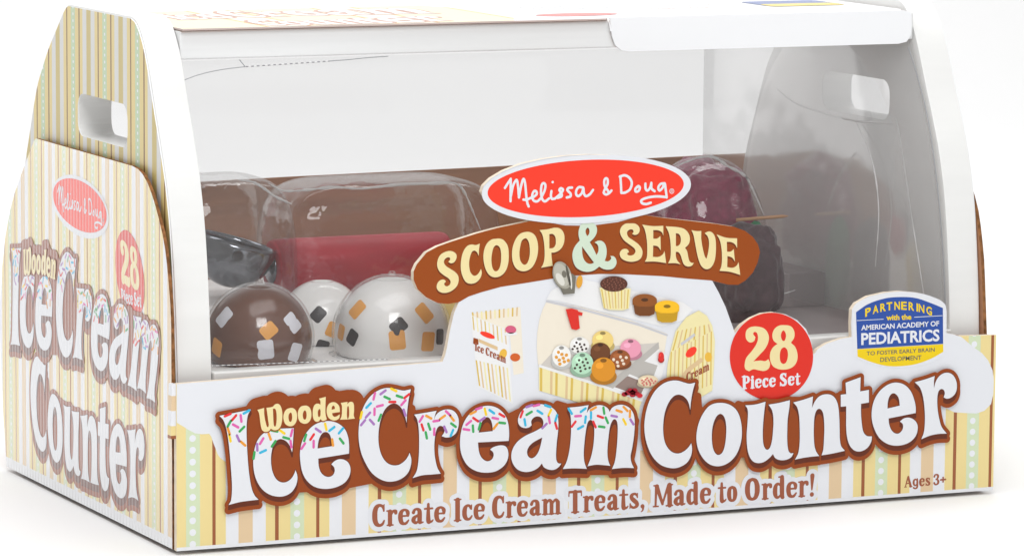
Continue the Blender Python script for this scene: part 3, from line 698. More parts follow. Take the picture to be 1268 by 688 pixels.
pic.add([front_px([q1(246, 312), q1(306, 310), q1(306, 322), q1(250, 326)])], p_w, layer=lay0)
pic.add([front_px(ell(*q1(297, 428), 6.2, 5.0))], ink('picture_orange', (214, 98, 36)), layer=lay0)
pic.add([front_px(ell(*q1(240, 412), 4.6, 6.4, 0.3))], ink('picture_butter', (240, 190, 70)), layer=lay0)
pic.add([front_px([q1(100, 335), q1(122, 342), q1(124, 366), q1(112, 372), q1(98, 362)])], c_brown, layer=lay0)
pic.add([front_px([q1(124, 340), q1(214, 378), q1(214, 396), q1(124, 356)])], p_t, layer=lay0)
pic.n += 1
stk = px_line('Ice Cream', q1(106, 394), q1(254, 456), 9.5, front_px)
pic.add(stroke_field(stk, 0.07, 1.5).contour(0.03), c_choc)
stk = px_line('Cra aem', q1(130, 432), q1(232, 470), 5.0, front_px)
# counter body
pc([(666, 451), (664.5, 430), (665, 412), (668, 394), (672, 382), (677, 372), (720, 380), (780, 396), (826, 413), (822, 440), (812, 470), (790, 500), (748, 492), (672, 456)], p_in)
pc([(676, 371), (690, 372), (820, 404), (846, 396), (858, 383), (846, 374), (720, 345), (694, 352), (682, 360)], p_w)
pc([(676, 371.5), (720, 381), (790, 400), (827, 414), (826, 416), (790, 403), (720, 384), (676, 374)], p_shade)
pc([(668, 453), (682, 438), (716, 426), (760, 428), (816, 424), (757, 481)], p_tray)
pc([(757, 482), (778, 462), (815, 432), (826, 440), (818, 470), (795, 494), (790, 498)], p_w)
pc([(759, 478), (777, 465), (800, 474), (792, 490)], ink('picture_box_dark', (150, 130, 122)), step=False)
pc([(778, 462), (795, 446), (814, 452), (806, 474)], p_div)
pc([(815, 423), (816, 431), (757, 482), (748, 478)], p_div)
pc([q1(408, 462), (750, 479), (795, 495), (790, 508), (740, 505), (667, 483)], p_y)
band([(667, 452), (795, 495), (792, 520), (667, 483)], 20, [p_o, p_y, p_t], 0.45)
pc([(666.8, 450.5), (750, 477.5), (796, 494), (795, 497), (750, 481), (666.8, 454)], p_w)
# right end
pc([q2(380, 530), q2(385, 470), q2(402, 395), q2(420, 325), q2(468, 262), q2(525, 232), q2(560, 255), q2(585, 300), q2(597, 370), q2(592, 490), q2(585, 590), q2(515, 632), q2(440, 650)], p_y)
band([q2(395, 420), q2(592, 320), q2(590, 560), q2(385, 640)], 11, [p_o, p_t], 0.3)
band([q2(425, 325), q2(580, 290), q2(590, 320), q2(400, 415)], 8, [p_o, p_t], 0.3)
lay0 = pic.n
pic.add([front_px(ell(*q2(490, 418), 8.2, 4.8, -0.75))], c_logo, layer=lay0)
pic.add([front_px([q2(443, 378), q2(505, 333), q2(508, 345), q2(447, 390)])], p_shade, layer=lay0)
pic.add([front_px(ell(*q2(567, 440), 4.4, 6))], ink('picture_butter', (240, 190, 70)), layer=lay0)
pic.add([front_px([q2(448, 522), q2(470, 490), q2(535, 442), q2(545, 458), q2(480, 508), q2(455, 536)])], p_t, layer=lay0)
pic.n += 1
stk = px_line('Cream', q2(468, 552), q2(572, 496), 10.5, front_px)
pic.add(stroke_field(stk, 0.07, 1.5).contour(0.03), c_choc)
# scoops, cups and tools in the picture
def ball(x, y, rx, ry, rgb, name, dots=None, cap=True):
    rx, ry = rx*1.1, ry*1.08
    dk = tuple(int(c*0.8) for c in rgb); lt = tuple(min(255, int(c*1.08)+10) for c in rgb)
    pic.add([front_px(ell(x, y+ry*0.42, rx*1.0, ry*0.6))], ink('pic_'+name+'_rim', dk))
    pic.add([front_px(ell(x, y-ry*0.08, rx*0.9, ry*0.86))], ink('pic_'+name, rgb))
    l0 = pic.n
    pic.add([front_px(ell(x-rx*0.3, y-ry*0.35, rx*0.3, ry*0.22))], ink('pic_'+name+'_gleam', lt), layer=l0)
    if cap: pic.add([front_px(ell(x, y-ry*0.72, rx*0.24, ry*0.14))], ink('pic_'+name+'_hollow', tuple(int(c*0.62) for c in rgb)), layer=l0)
    pic.n += 1
    if dots:
        rr = random.Random(name); l0 = pic.n
        for k in range(dots[1]):
            a = k*2.4; r_ = 0.72*math.sqrt((k+0.5)/dots[1])
            pic.add([front_px(ell(x+math.cos(a)*r_*rx, y+0.1*ry+math.sin(a)*r_*ry*0.8, rx*dots[2], rx*dots[2]*1.1, rr.random()*3, 10))], ink('pic_'+name+'_dot', dots[0]), layer=l0)
        pic.n += 1
for x, y, rx, ry, rgb, nm, dt in [
    (*q1(600, 374), 12, 11.2, (244, 243, 238), 'vanilla_chip', ((70, 55, 50), 10, 0.11)), (*q1(710, 352), 13.3, 13, (243, 214, 130), 'butter', None),
    (*q2(218, 405), 13, 12.6, (240, 160, 184), 'rose', None), (*q1(514, 425), 11.6, 14.3, (246, 245, 240), 'vanilla_gold', ((230, 160, 60), 9, 0.16)),
    (*q2(82, 420), 12.3, 12.2, (112, 66, 34), 'cocoa', None), (*q2(170, 450), 12.8, 11.8, (158, 88, 44), 'cocoa_chip', ((242, 225, 205), 7, 0.13)),
    (*q1(612, 460), 13.6, 14.6, (186, 228, 196), 'mint', ((70, 60, 50), 11, 0.1)), (*q2(95, 500), 15, 16, (224, 148, 36), 'caramel', None)]:
    ball(x, y, rx, ry, rgb, nm, dt)
ball(*q2(295, 548), 12.6, 7.6, (232, 214, 180), 'sprinkled', ((214, 120, 110), 16, 0.09), cap=False)
ball(*q2(353, 440), 3.6, 6.4, (224, 50, 44), 'cherry', None, cap=False)
l0 = pic.n
for dx, dy in ((0, 0), (-7, 1), (6, 2), (-3, -3), (3, -3), (-11, 3), (10, 5), (0, 4)):
    pic.add([front_px(ell(782+dx*0.9, 485+dy*0.8, 3.6, 2.8))], ink('picture_raspberry', (206, 34, 48)) if (dx+dy) % 2 else ink('picture_raspberry_dark', (168, 22, 40)), layer=l0+(dx+dy) % 2)
pic.n += 2
pc([q1(532, 200), q1(560, 196), q1(590, 204), q1(599, 290), q1(582, 298), q1(560, 293)], ink('picture_handle_red', (224, 48, 36)))
pc([q1(590, 210), q1(612, 216), q1(610, 230), q1(592, 228)], ink('picture_handle_red', (224, 48, 36)))
pc(ell(*q1(597, 70), 3.8, 8.0, 0.15), ink('picture_amber', (232, 168, 60)))
pc([q1(505, 96), q1(560, 40), q1(578, 50), q1(572, 124), q1(520, 130)], ink('picture_metal_dark', (120, 116, 104)))
pc(ell(*q1(514, 44), 11.0, 16.6, -0.35), ink('picture_metal', (168, 164, 150)))
pc(ell(*q1(510, 42), 8.6, 14.0, -0.35), ink('picture_metal_light', (190, 187, 174)))
pc(ell(*q1(520, 35), 3.0, 4.2, -0.2), ink('picture_metal_dark', (120, 116, 104)))
pc([q2(76, 128), q2(216, 132), q2(208, 222), q2(180, 230), q2(120, 228), q2(94, 218)], p_y)
band([q2(80, 135), q2(214, 138), q2(207, 222), q2(95, 222)], 9, [p_o, p_t], 0.35)
pc(ell(*q2(140, 112), 17.0, 9.6), ink('picture_choc', (92, 52, 40)))
l0 = pic.n; rr = random.Random(5)
for k in range(34):
    a, r_ = k*2.4, math.sqrt((k+.5)/34)
    pic.add([front_px(ell(q2(140, 112)[0]+math.cos(a)*r_*15.5, q2(140, 112)[1]+math.sin(a)*r_*8.4, 1.0, 0.6, rr.random()*3, 8))], ink('picture_choc_light', (150, 96, 76)), layer=l0)
pic.n += 1
for cx, cy, rgb, nm in ((278, 185, (142, 82, 34), 'brown_cup'), (378, 214, (240, 186, 34), 'yellow_cup')):
    dk = tuple(int(c*0.84) for c in rgb)
    x, y = q2(cx, cy)
    pc([(x-14.6, y), (x-12, y+17), (x-6, y+19.5), (x+6, y+19.5), (x+12, y+17), (x+14.6, y)], ink('pic_'+nm+'_side', dk))
    pc([(x-15.2, y), (x-15, y+5.5), (x-8, y+8), (x+8, y+8), (x+15, y+5.5), (x+15.2, y)], ink('pic_'+nm, rgb))
    pc(ell(x, y, 15.2, 7.8), ink('pic_'+nm+'_top', tuple(min(255, int(c*1.06)) for c in rgb)))
    pc(ell(x, y-0.5, 4.4, 2.2), ink('pic_'+nm+'_hole', tuple(int(c*0.6) for c in rgb)))
pic.build('toy_picture', front)

# ribbon with SCOOP & SERVE
rib = Art(FRONT, 3)
i0 = TOP.index((568, 374)); i1 = TOP.index((661, 272.5)); i2 = TOP.index((797, 266)); i3 = TOP.index((882, 347.6))
rib_px = TOP[i0:i1+1]+[(700, 279), (730, 279.5), (765, 275)]+TOP[i2:i3]+[(880, 347), (850, 344.7), (820, 341.7), (775, 339.4), (742, 339), (712, 341), (682.5, 345), (650, 350.3), (620, 355), (594.5, 362), (580, 367)]
rib.add([front_px(rib_px)], c_ribbon)
rib.n += 0
for dy, mt in ((2.2, c_shade), (0.0, c_cream)):
    n = rib.n
    for win, g in RIBBON:
        rib.add([front_px(trace(win, s)+np.array([-0.6*(dy > 0), dy])) for s in g], mt, layer=n)
    rib.add([front_px(trace(AMP[0], s)+np.array([-0.6*(dy > 0), dy])) for s in AMP[1]], c_shade if dy else c_mint, layer=n)
    rib.n += 1
rib.build('ribbon_banner', front)
# the picture's metal scoop overlaps the ribbon
sc = Art(FRONT, 44)
for lp, mt in (([q1(505, 96), q1(560, 30), q1(578, 44), q1(572, 124), q1(520, 130)], 'picture_metal_dark'), (ell(*q1(514, 38), 11.0, 17.6, -0.35), 'picture_metal'),
               (ell(*q1(510, 37), 8.6, 15.0, -0.35), 'picture_metal_light'), (ell(*q1(522, 33), 2.8, 4.4, -0.2), 'picture_metal_dark')):
    sc.add([front_px(lp)], MATS['print_'+mt])
n_ = sc.n
sc.add([front_px(ell(*q1(503, 58), 4.2, 8.6, -0.5))], ink('picture_metal_glint', (224, 222, 212)), layer=n_)
sc.add([front_px(ell(*q1(541, 40), 1.6, 13.5, -0.2))], ink('picture_metal_shadow', (92, 88, 78)), layer=n_)
sc.add([front_px(ell(*q1(553, 66), 1.5, 10.0, -0.1))], ink('picture_metal_glint', (224, 222, 212)), layer=n_)
sc.build('picture_scoop', front)

# oval brand logo
def logo(frame, conv, mapper, start, parent, red, name='oval_logo', h=0.1):
    a = Art(frame, start)
    oi = TOP.index((661, 272.5))
    a.add([conv(mapper(np.array(ell(725.6, 234.2, 129.6, 42.0, -0.052, 80))))], c_white)
    a.add([conv(mapper(np.array(ell(724.7, 233.2, 121.6, 35.2, -0.05, 80))))], red)
    st = []
    for s in SIGN:
        p_ = mapper(np.array([(x/WS[2]+WS[0], y/WS[2]+WS[1]) for x, y in s]))
        q_ = mapper(np.array([(x/WS[2]+WS[0]+1, y/WS[2]+WS[1]) for x, y in s])); w_ = mapper(np.array([(x/WS[2]+WS[0], y/WS[2]+WS[1]+1) for x, y in s]))
        c = conv(p_); r = 1.5*np.sqrt(np.hypot(*(conv(q_)-c).T)*np.hypot(*(conv(w_)-c).T))
        st.append([(cx, cy, rr_) for (cx, cy), rr_ in zip(c, r)])
    a.add(stroke_field(st, h, 3.0).contour(0.0), c_white)
    ring = conv(mapper(np.array(ell(831.2, 236.6, 3.0, 3.2, 0, 24)))); ring2 = conv(mapper(np.array(ell(831.2, 236.6, 2.3, 2.5, 0, 24))))
    a.add([ring, ring2], c_white, layer=a.n-1)
    rr_ = [[(829.9+x*2.4, 238.3-y*3.2, 0.2) for x, y in s] for s in ([(.1, 0), (.1, 1)], [(.1, 1), (.7, 1), (.9, .75), (.7, .5), (.1, .5)], [(.45, .5), (.95, 0)])]
    for s in rr_:
        c = conv(mapper(np.array([(x, y) for x, y, r in s])))
        a.add(stroke_field([[(x, y, 0.11) for x, y in c]], 0.05, 1.0, False).contour(0), c_white, layer=a.n-1)
    return a.build(name, parent)
ident = lambda p_: p_
logo(FRONT, front_px, ident, 12, front, c_logo)

# round badge
def badge(frame, conv, mapper, start, parent, name='round_badge', h=0.1):
    a = Art(frame, start)
    a.add([conv(mapper(np.array(ell(955, 441, 51.6, 54.2, 0, 72))))], c_red)
    n = a.n
    for g in NUM28: a.add([conv(mapper(trace(WN, s))) for s in g], c_cream, layer=n)
    st = px_line('Piece Set', (918.3, 481.2), (991, 475.5), 15.6, lambda p_: conv(mapper(np.array(p_, float))))
    a.add(stroke_field(st, h, 2.0).contour(0.06), c_white, layer=n)
    return a.build(name, parent)
badge(FRONT, front_px, ident, 6, front)

# blue and yellow partner shield
sh = Art(FRONT, 4)
WB2 = (1040, 350, 5.733)
sh.add([front_px(trace(WB2, "88,392k 85,190k 112,148 200,102 330,70 430,62 560,72 680,108 742,148 757,200k 755,380k 752,500k 690,545 600,580 480,600 380,600 260,585 160,555 100,520k"))], c_white)
sh.add([front_px(trace(WB2, "113,208k 200,150 320,110 430,100 540,108 650,145 730,178k 732,432k 122,468k"))], c_blue)
sh.add([front_px(trace(WB2, "122,470k 732,434k 733,488k 650,535 540,575 430,590 330,588 220,560 124,522k"))], c_yellow, layer=sh.n-1)
def shield_text(txt, xa, ya, xb, yb, cap, mt, bold=0.0, arc=None):
    p0, p1 = (xa/WB2[2]+WB2[0], ya/WB2[2]+WB2[1]), (xb/WB2[2]+WB2[0], yb/WB2[2]+WB2[1])
    v, f = sans(txt, p0, p1, cap/WB2[2], front_px, bold, arc)
    sh.mb.add([FRONT(q[0], q[1], sh.n*Art.STEP) for q in v], f, mt)
# arched word: each letter on its own place along the arc
word = 'PARTNERING'
xs = [198, 252, 305, 350, 405, 453, 506, 548, 578, 632]
for ch, x in zip(word, xs):
    t = (x-415)/230.0
    y = 188+45*t*t-4*t; sl = (90*t-4)/230.0
    w = 12 if ch == 'I' else 40
    p0, p1 = ((x-w/2)/WB2[2]+WB2[0], (y-sl*w/2)/WB2[2]+WB2[1]), ((x+w/2)/WB2[2]+WB2[0], (y+sl*w/2)/WB2[2]+WB2[1])
    v, f = sans(ch, p0, p1, 54/WB2[2], front_px, 0.03)
    sh.mb.add([FRONT(q[0], q[1], sh.n*Art.STEP) for q in v], f, c_yellow)
shield_text('with the', 328, 264, 506, 258, 36, c_yellow, 0.035)
shield_text('AMERICAN ACADEMY OF', 150, 335, 703, 304, 34, c_white, 0.025)
shield_text('PEDIATRICS', 150, 437, 706, 409, 78, c_white, 0.03)
shield_text('TO FOSTER EARLY BRAIN', 188, 514, 672, 486, 27, c_grey, 0.015)
shield_text('DEVELOPMENT', 285, 560, 578, 544, 31, c_grey, 0.015)
for x0, x1, y0, y1 in ((118, 308, 267, 257), (526, 727, 243, 232)):
    sh.add([front_px([(x0/WB2[2]+1040, (y0-2)/WB2[2]+350), (x1/WB2[2]+1040, (y1-2)/WB2[2]+350), (x1/WB2[2]+1040, (y1+2)/WB2[2]+350), (x0/WB2[2]+1040, (y0+2)/WB2[2]+350)])], c_white, layer=sh.n)
sh.build('partner_shield', front)

# big title
FILL = [
 [(292, 515), (312, 512), (340, 520), (440, 508), (462, 520), (470, 590), (420, 600), (330, 606), (296, 600), (292, 540)], [(470, 500), (508, 505), (508, 572), (480, 580), (462, 540)],
 [(508, 530), (524, 520), (536, 540), (524, 575), (510, 585)], [(568, 520), (584, 520), (584, 545), (572, 545)],
 [(620, 520), (640, 510), (644, 535), (634, 560), (625, 555)], [(585, 520), (616, 520), (616, 575), (590, 575)],
 [(688, 500), (705, 505), (706, 580), (690, 576)], [(715, 520), (785, 520), (775, 582), (715, 582)],
 [(815, 485), (862, 490), (866, 560), (820, 560)], [(855, 500), (872, 512), (866, 560), (852, 560)], [(877, 508), (899, 508), (899, 566), (877, 566)], [(912, 500), (928, 505), (930, 560), (915, 560)],
 [(938, 498), (958, 498), (958, 556), (940, 556)], [(972, 495), (992, 495), (988, 562), (972, 562)], [(1000, 500), (1022, 500), (1022, 562), (1004, 560)],
 [(1035, 490), (1062, 490), (1052, 545), (1040, 548)], [(1062, 500), (1082, 500), (1078, 545), (1062, 535)], [(1090, 485), (1128, 485), (1128, 540), (1090, 540)], [(1128, 475), (1145, 480), (1140, 535), (1126, 535)],
 [(1158, 480), (1172, 482), (1166, 495), (1158, 495)],
]
title = Art(FRONT, 46)
KEYS = list('IceCrEamKountfs')
KEYS = ['I', 'c', 'e', 'C', 'r', 'E', 'a', 'm', 'K', 'o', 'u', 'n', 't', 'f', 's']
title_art(title, front_px, ident, KEYS, FILL, 6.5, 1.55, wood=2.9, spr_scale=1.05, sprinkle_keys=KEYS[:8])
title.build('title_lettering', front)

# slogan
slo = Art(FRONT, 2)
st = []
for t_, xa, xb in (('Create', 460.5, 553), ('Ice', 561.5, 601.5), ('Cream', 609, 695.5), ('Treats,', 703.5, 800), ('Made', 808.3, 881.5), ('to', 889, 914.5), ('Order!', 922, 1010)):
    yb = lambda x: 651.6-(x-463)*0.0702
    st += px_line(t_, (xa, yb(xa)), (xb, yb(xb)), 27.2, front_px)
fs = stroke_field(st, 0.14, 4.0)
slo.add(fs.contour(1.75), c_white); slo.add(fs.contour(0.05), c_choc)
slo.build('slogan_lettering', front)
slo = Art(FRONT, 2)
st = px_line('Ages', (1120, 602.8), (1152.5, 600.3), 13.5, front_px)+px_line('3+', (1155.5, 600.2), (1170.5, 598.6), 13.5, front_px)
slo.add(stroke_field(st, 0.08, 2.0).contour(0.03), c_choc)
slo.build('age_lettering', front)

# left side panel
so = np.array([(4.6, .0), (4.6, 30), (5.0, 60), (5.2, 82), (6.2, 90), (7.8, 97), (9.4, 103), (11.3, 108.5), (14.2, 113.8), (17.8, 118.8), (21.5, 123.2), (25.6, 127.3), (30, 130.8), (34.8, 133.2), (39.5, 134.6), (46.2, 135.2),
               (156.7, 135.2), (159.5, 133.8), (165.4, 128.5), (175, 119.6), (184, 110.8), (190, 103), (195.5, 93), (200, 80), (203, 66), (203.6, 56), (202.6, 40), (200.5, 24), (196.2, .0)])
sb_ = side_stripes.node_tree.nodes['Principled BSDF']; sb_.inputs['Coat Weight'].default_value = 1.0; sb_.inputs['Coat Roughness'].default_value = 0.24; sb_.inputs['Coat IOR'].default_value = 1.6
corrugate(side_stripes)
side = slab(so, [], SIDE, 0.0, -0.0013, side_stripes, kraft, kraft_edge, 'side_panel', sleeve)
Hs = lambda x, y, w: (x/w[2]+w[0], y/w[2]+w[1])
W6, W7, W8 = (0, 290, 3.277), (20, 430, 3.44), (50, 200, 3.44)
m_ice = homog([(270, 513.5), (281.5, 623.5), (783, 579.4), (784, 505)], [Hs(47, 57, W6), Hs(45, 447, W6), Hs(632, 686, W6), Hs(650, 400, W6)])
m_cnt = homog([(835, 470), (834, 578), (1170, 536.5), (1170, 460.5)], [Hs(100, 42, W7), Hs(110, 440, W7), Hs(522, 655, W7), Hs(532, 347, W7)])
m_bdg = homog([(953, 387), (953, 495), (903.4, 441), (1006.6, 441)], [Hs(374, 296, W8), Hs(392, 668, W8), Hs(320, 440, W8), Hs(443, 515, W8)])
m_ovl = homog([(603.5, 239), (846, 227), (723, 198), (726.5, 268.5)], [Hs(55, 137, W8), Hs(283, 229, W8), Hs(166, 80, W8), Hs(168, 293, W8)])
badge(SIDE, side_px, m_bdg, 2, side, h=0.12)
logo(SIDE, side_px, m_ovl, 2, side, c_logo, h=0.12)
t2 = Art(SIDE, 6)
title_art(t2, side_px, m_ice, KEYS[:8], [[(292, 515), (312, 512), (340, 520), (440, 508), (462, 520), (470, 590), (420, 600), (330, 606), (296, 600), (292, 540)]]+FILL[1:8], 9.0, 1.9, wood=2.0, spr_scale=1.0, sprinkle_keys=KEYS[:8], seed=9)
t2.build('title_lettering', side)
t3 = Art(SIDE, 2)
title_art(t3, side_px, m_cnt, KEYS[8:], FILL[8:], 9.0, 1.9, seed=4)
t3.build('title_lettering', side)

# right side panel, back panel, base, corner tabs
mb = MB()
SIDER = lambda u, v, d: (W+d, u/1000, v/1000)
sr = so.copy(); k_ = (sr[:, 0] < 60) & (sr[:, 1] > 62); sr[k_, 0] += 2.2
slab(sr, [], SIDER, -0.0012, -0.0026, side_stripes, kraft, kraft_edge, 'side_panel', sleeve)
BACK = lambda u, v, d: (u/1000, D+d, v/1000)
bo = np.array([(5.5, .6), (5.5, 111.2), (83, 111.3), (120, 111.9), (208, 112.7), (300, 113.9), (337.6, 114.3), (337.6, .6)])
slab(bo, [], BACK, 0.0, -0.0022, kraft, kraft, kraft_edge, 'back_panel', sleeve)
BASE = lambda u, v, d: (u/1000, v/1000, 0.0002-d)
slab(np.array([(11, 12), (329, 12), (329, 184), (11, 184)]), [], BASE, 0.0017, -0.0006, kraft, kraft, kraft_edge, 'base_panel', sleeve)
slab(np.array([(-1.9, 41), (-1.5, 60.9), (0.0, 60.9), (0.0, 41)]), [], FRONT, -0.0005, -0.004, tab_stripes, kraft, tab_stripes, 'corner_tab', sleeve)

# ------------------------------------------------------------------ white wooden toy counter
def rbox(mb, x0, x1, y0, y1, z0, z1, mt, r=0.0, seg=2):
    bm = bmesh.new(); bmesh.ops.create_cube(bm, size=1.0)
    for v in bm.verts:
        v.co = Vector(((x0+x1)/2+v.co.x*(x1-x0), (y0+y1)/2+v.co.y*(y1-y0), (z0+z1)/2+v.co.z*(z1-z0)))
    if r: bmesh.ops.bevel(bm, geom=list(bm.edges), offset=r, segments=seg, profile=0.5, affect='EDGES')
    bm.verts.index_update()
    mb.add([v.co for v in bm.verts], [[v.index for v in f.verts] for f in bm.faces], mt)
    bm.free()
counter = empty('toy_counter', (0, 0, 0), 'white wooden play counter with curved side boards standing inside the striped sleeve', 'toy counter')
prof = [(6.5, 1.6), (7.0, 40), (7.6, 60), (9.5, 85), (13.1, 111.2), (18.1, 130), (23.9, 143.8), (29.5, 155.5), (34.8, 167), (38.0, 173.6), (41.6, 179.6), (46.8, 185.4), (50.8, 188), (55.5, 189.2),
        (126.0, 189.2), (130.5, 187.2), (140.2, 179.3), (150, 171), (158, 162.5), (165, 153.8), (174.3, 135), (184, 113), (188.5, 90), (190.5, 59), (191, 30), (191, 1.6)]
_pf = np.array(prof)
prof = np.vstack([[_pf[0]], bezier_pts(_pf[1:14], 5), bezier_pts(_pf[14:25], 4), [_pf[25]]])
def rr2(cx, cz, hw, hh, r, n=5, skew=0.0):
    o = []
    for sx, sz, a0 in ((1, 1, 0), (-1, 1, 90), (-1, -1, 180), (1, -1, 270)):
        for k in range(n+1):
            a = math.radians(a0+90*k/n); o.append((cx+sx*(hw-r)+r*math.cos(a), cz+sz*(hh-r)+r*math.sin(a)))
    return np.array(o)
hole = rr2(87.2, 148.3, 28, 8.0, 5.6)
def side_board(xo, xi, sgn):
    """a curved end board with softened edges and an oval hand hole"""
    fr = lambda u, v, d: (d, u/1000, v/1000)
    o = slab(prof, [hole], fr, xo, xi, white_wood, white_wood, white_wood, 'side_board', counter)
    bm = bmesh.new(); bm.from_mesh(o.data)
    es = [e for e in bm.edges if len(e.link_faces) == 2 and e.calc_face_angle(0) > 0.9]
    bmesh.ops.bevel(bm, geom=es, offset=0.0009, segments=2, profile=0.5, affect='EDGES', clamp_overlap=True)
    bm.to_mesh(o.data); bm.free()
    for p_ in o.data.polygons: p_.use_smooth = False
    return o
bl = side_board(0.0034, 0.0164, -1)
br = side_board(0.3366, 0.3236, 1)
lab = Field(0, 200, 0, 195, 0.5); lab.poly([prof])
lo = lab.contour(-0.7)[0]
slab(lo, [rr2(87.2, 148.3, 28.1, 8.1, 5.7)], lambda u, v, d: (0.0034-d, u/1000, v/1000), 0.0005, 0.00004, label_stripes, white_card, white_card, 'striped_label', bl)
slab(lo, [rr2(87.2, 148.3, 28.1, 8.1, 5.7)], lambda u, v, d: (0.3366+d, u/1000, v/1000), 0.0005, 0.00004, label_stripes, white_card, white_card, 'striped_label', br)
mb = MB(); rbox(mb, 0.0167, 0.3233, 0.0405, 0.128, 0.1741, 0.1846, white_board, 0.0006); mb.build('roof_board', counter)
mb = MB(); rbox(mb, 0.0167, 0.3233, 0.0058, 0.0148, 0.0018, 0.0634, white_wood, 0.0005); mb.build('front_board', counter)
mb = MB(); rbox(mb, 0.0167, 0.3233, 0.0152, 0.1835, 0.0018, 0.0105, white_wood); mb.build('floor_board', counter)
mb = MB(); rbox(mb, 0.0167, 0.3233, 0.184, 0.1905, 0.0018, 0.066, white_wood); mb.build('back_board', counter)

# ------------------------------------------------------------------ printed card lying on the roof
lid = empty('lid_card', (0.17, 0.08, 0.1848), 'printed card in glare-paled colours lying on the counter roof, flap folded over its right front', 'card label')
lid_stripes = stripes('candy_stripe_lid', 0, 0.052, 0.02, [(0.0, (250, 240, 205)), (0.3, (238, 190, 120)), (0.33, (252, 246, 225)), (0.62, (238, 190, 120)), (0.65, (250, 240, 205))])  # stripes kept pale, glare on the top painted into the colour
LIDF = lambda u, v, d: (u/1000-0.17, v/1000-0.08, d)
lo_ = np.array([(16.8, 38.2), (188.2, 38.2), (189.4, 39.5), (189.9, 41), (190.2, 44), (319, 44), (321.5, 47), (322, 52), (322, 126), (16.8, 127)])
top = slab(lo_, [], LIDF, 0.0007, 0.00005, white_card, kraft, mat('card_core', (196, 178, 172), 0.7), 'top_sheet', lid)
a = Art(lambda u, v, d: LIDF(u, v, 0.0007+d), 1)
a.add([np.array([(17, 38.6), (150, 38.6), (168, 80), (150, 126), (17, 126)])], lid_stripes)
def lidmap(p_, src, dst):
    return homog(src, dst)(p_)
lb, lr, lbl, ly, lg, lw = [mat('lid_print_'+k, c, rough=0.28, spec=0.5, coat=0.25) for k, c in (('brown', (190, 120, 84)), ('red', (236, 90, 84)), ('blue', (70, 100, 172)), ('yellow', (245, 214, 60)), ('grey', (140, 140, 136)), ('white', (240, 240, 240)))]  # inks lightened to carry the glare on the roof
n = a.n
for keys, src, dst in ((KEYS[8:], [(796, 470), (796, 578), (1190, 536), (1190, 460)], [(52, 72), (52, 44), (132, 44), (132, 72)]),
                       (KEYS[:8], [(265, 490), (265, 624), (790, 579), (790, 490)], [(30, 118), (30, 82), (140, 82), (140, 118)])):
    hm = homog(src, dst); f1 = Field(10, 170, 36, 126, 0.4); G = [[hm(trace(TITLE[k][0], s)) for s in TITLE[k][1]] for k in keys]
    for g in G: f1.poly([g[0]])
    a.add(f1.contour(1.5), lb, layer=n)
    for g in G: a.add(g, lw, layer=n+1)
a.n += 2
a.add([ell(186, 60, 17, 7.5)], lr)
for k, (xa, xb, y) in enumerate(((178, 214, 105), (180, 218, 97), (182, 216, 89), (232, 262, 92), (228, 266, 78))):
    v, f = sans('Create Ice Cream Treats', (xa, -y), (xb, -y), 4.2, lambda p_: np.c_[np.asarray(p_)[:, 0], -np.asarray(p_)[:, 1]])
    a.mb.add([a.fr(q[0], q[1], a.n*Art.STEP) for q in v], f, lg if k < 3 else lb)
a.add([rr2(296, 92, 17, 13, 4)], lbl, layer=a.n); a.add([rr2(296, 82, 16.6, 6.5, 3)], ly, layer=a.n+1)
a.build('top_lettering', top)
fl = MB()
ff = [(190.2, 1.0), (191.2, -6), (192.6, -9.6), (195.2, -11.6), (199, -12.1), (316, -12.1), (319.6, -11.4), (321.4, -9), (321.8, -6), (321.4, 0.2), (318, 0.9)]
FL = lambda u, v, d: (u/1000-0.17, 0.0398-0.08-d, v/1000-0.0001)
ffp = np.array(ff)
slab(ffp, [], FL, 0.0008, 0.00005, white_card, kraft, white_card, 'front_flap', lid)
cyl = MB(); N_ = 8           # rounded fold between top sheet and flap
for k in range(N_+1):
    a_ = math.pi/2*k/N_
    cyl.v += [(x/1000-0.17, 0.044-0.08-0.005*math.sin(a_), -0.0042+0.005*math.cos(a_)-0.0001) for x in (190.2, 319.5)]
s_ = cyl.slot(white_card)
for k in range(N_): cyl.f.append([2*k, 2*k+1, 2*k+3, 2*k+2]); cyl.mi.append(s_); cyl.sm.append(True)
cyl.build('flap_fold', lid)

# ------------------------------------------------------------------ packing tray and the toys in it
tray = MB()
tp_ = [(15.2, 10.7), (15.2, 59.4), (109, 59.4), (109, 73.0), (183.4, 73.0), (183.4, 10.7)]
tray_o = slab(np.array(tp_), [], lambda u, v, d: (d, u/1000, v/1000), 0.0172, 0.3228, mat('tray_card', (248, 247, 246), 0.5), mat('tray_card', (248, 247, 246), 0.5), mat('tray_card', (248, 247, 246), 0.5), 'packing_tray', None)
tag(tray_o, 'pale stepped packing tray under the toys inside the counter', 'tray')

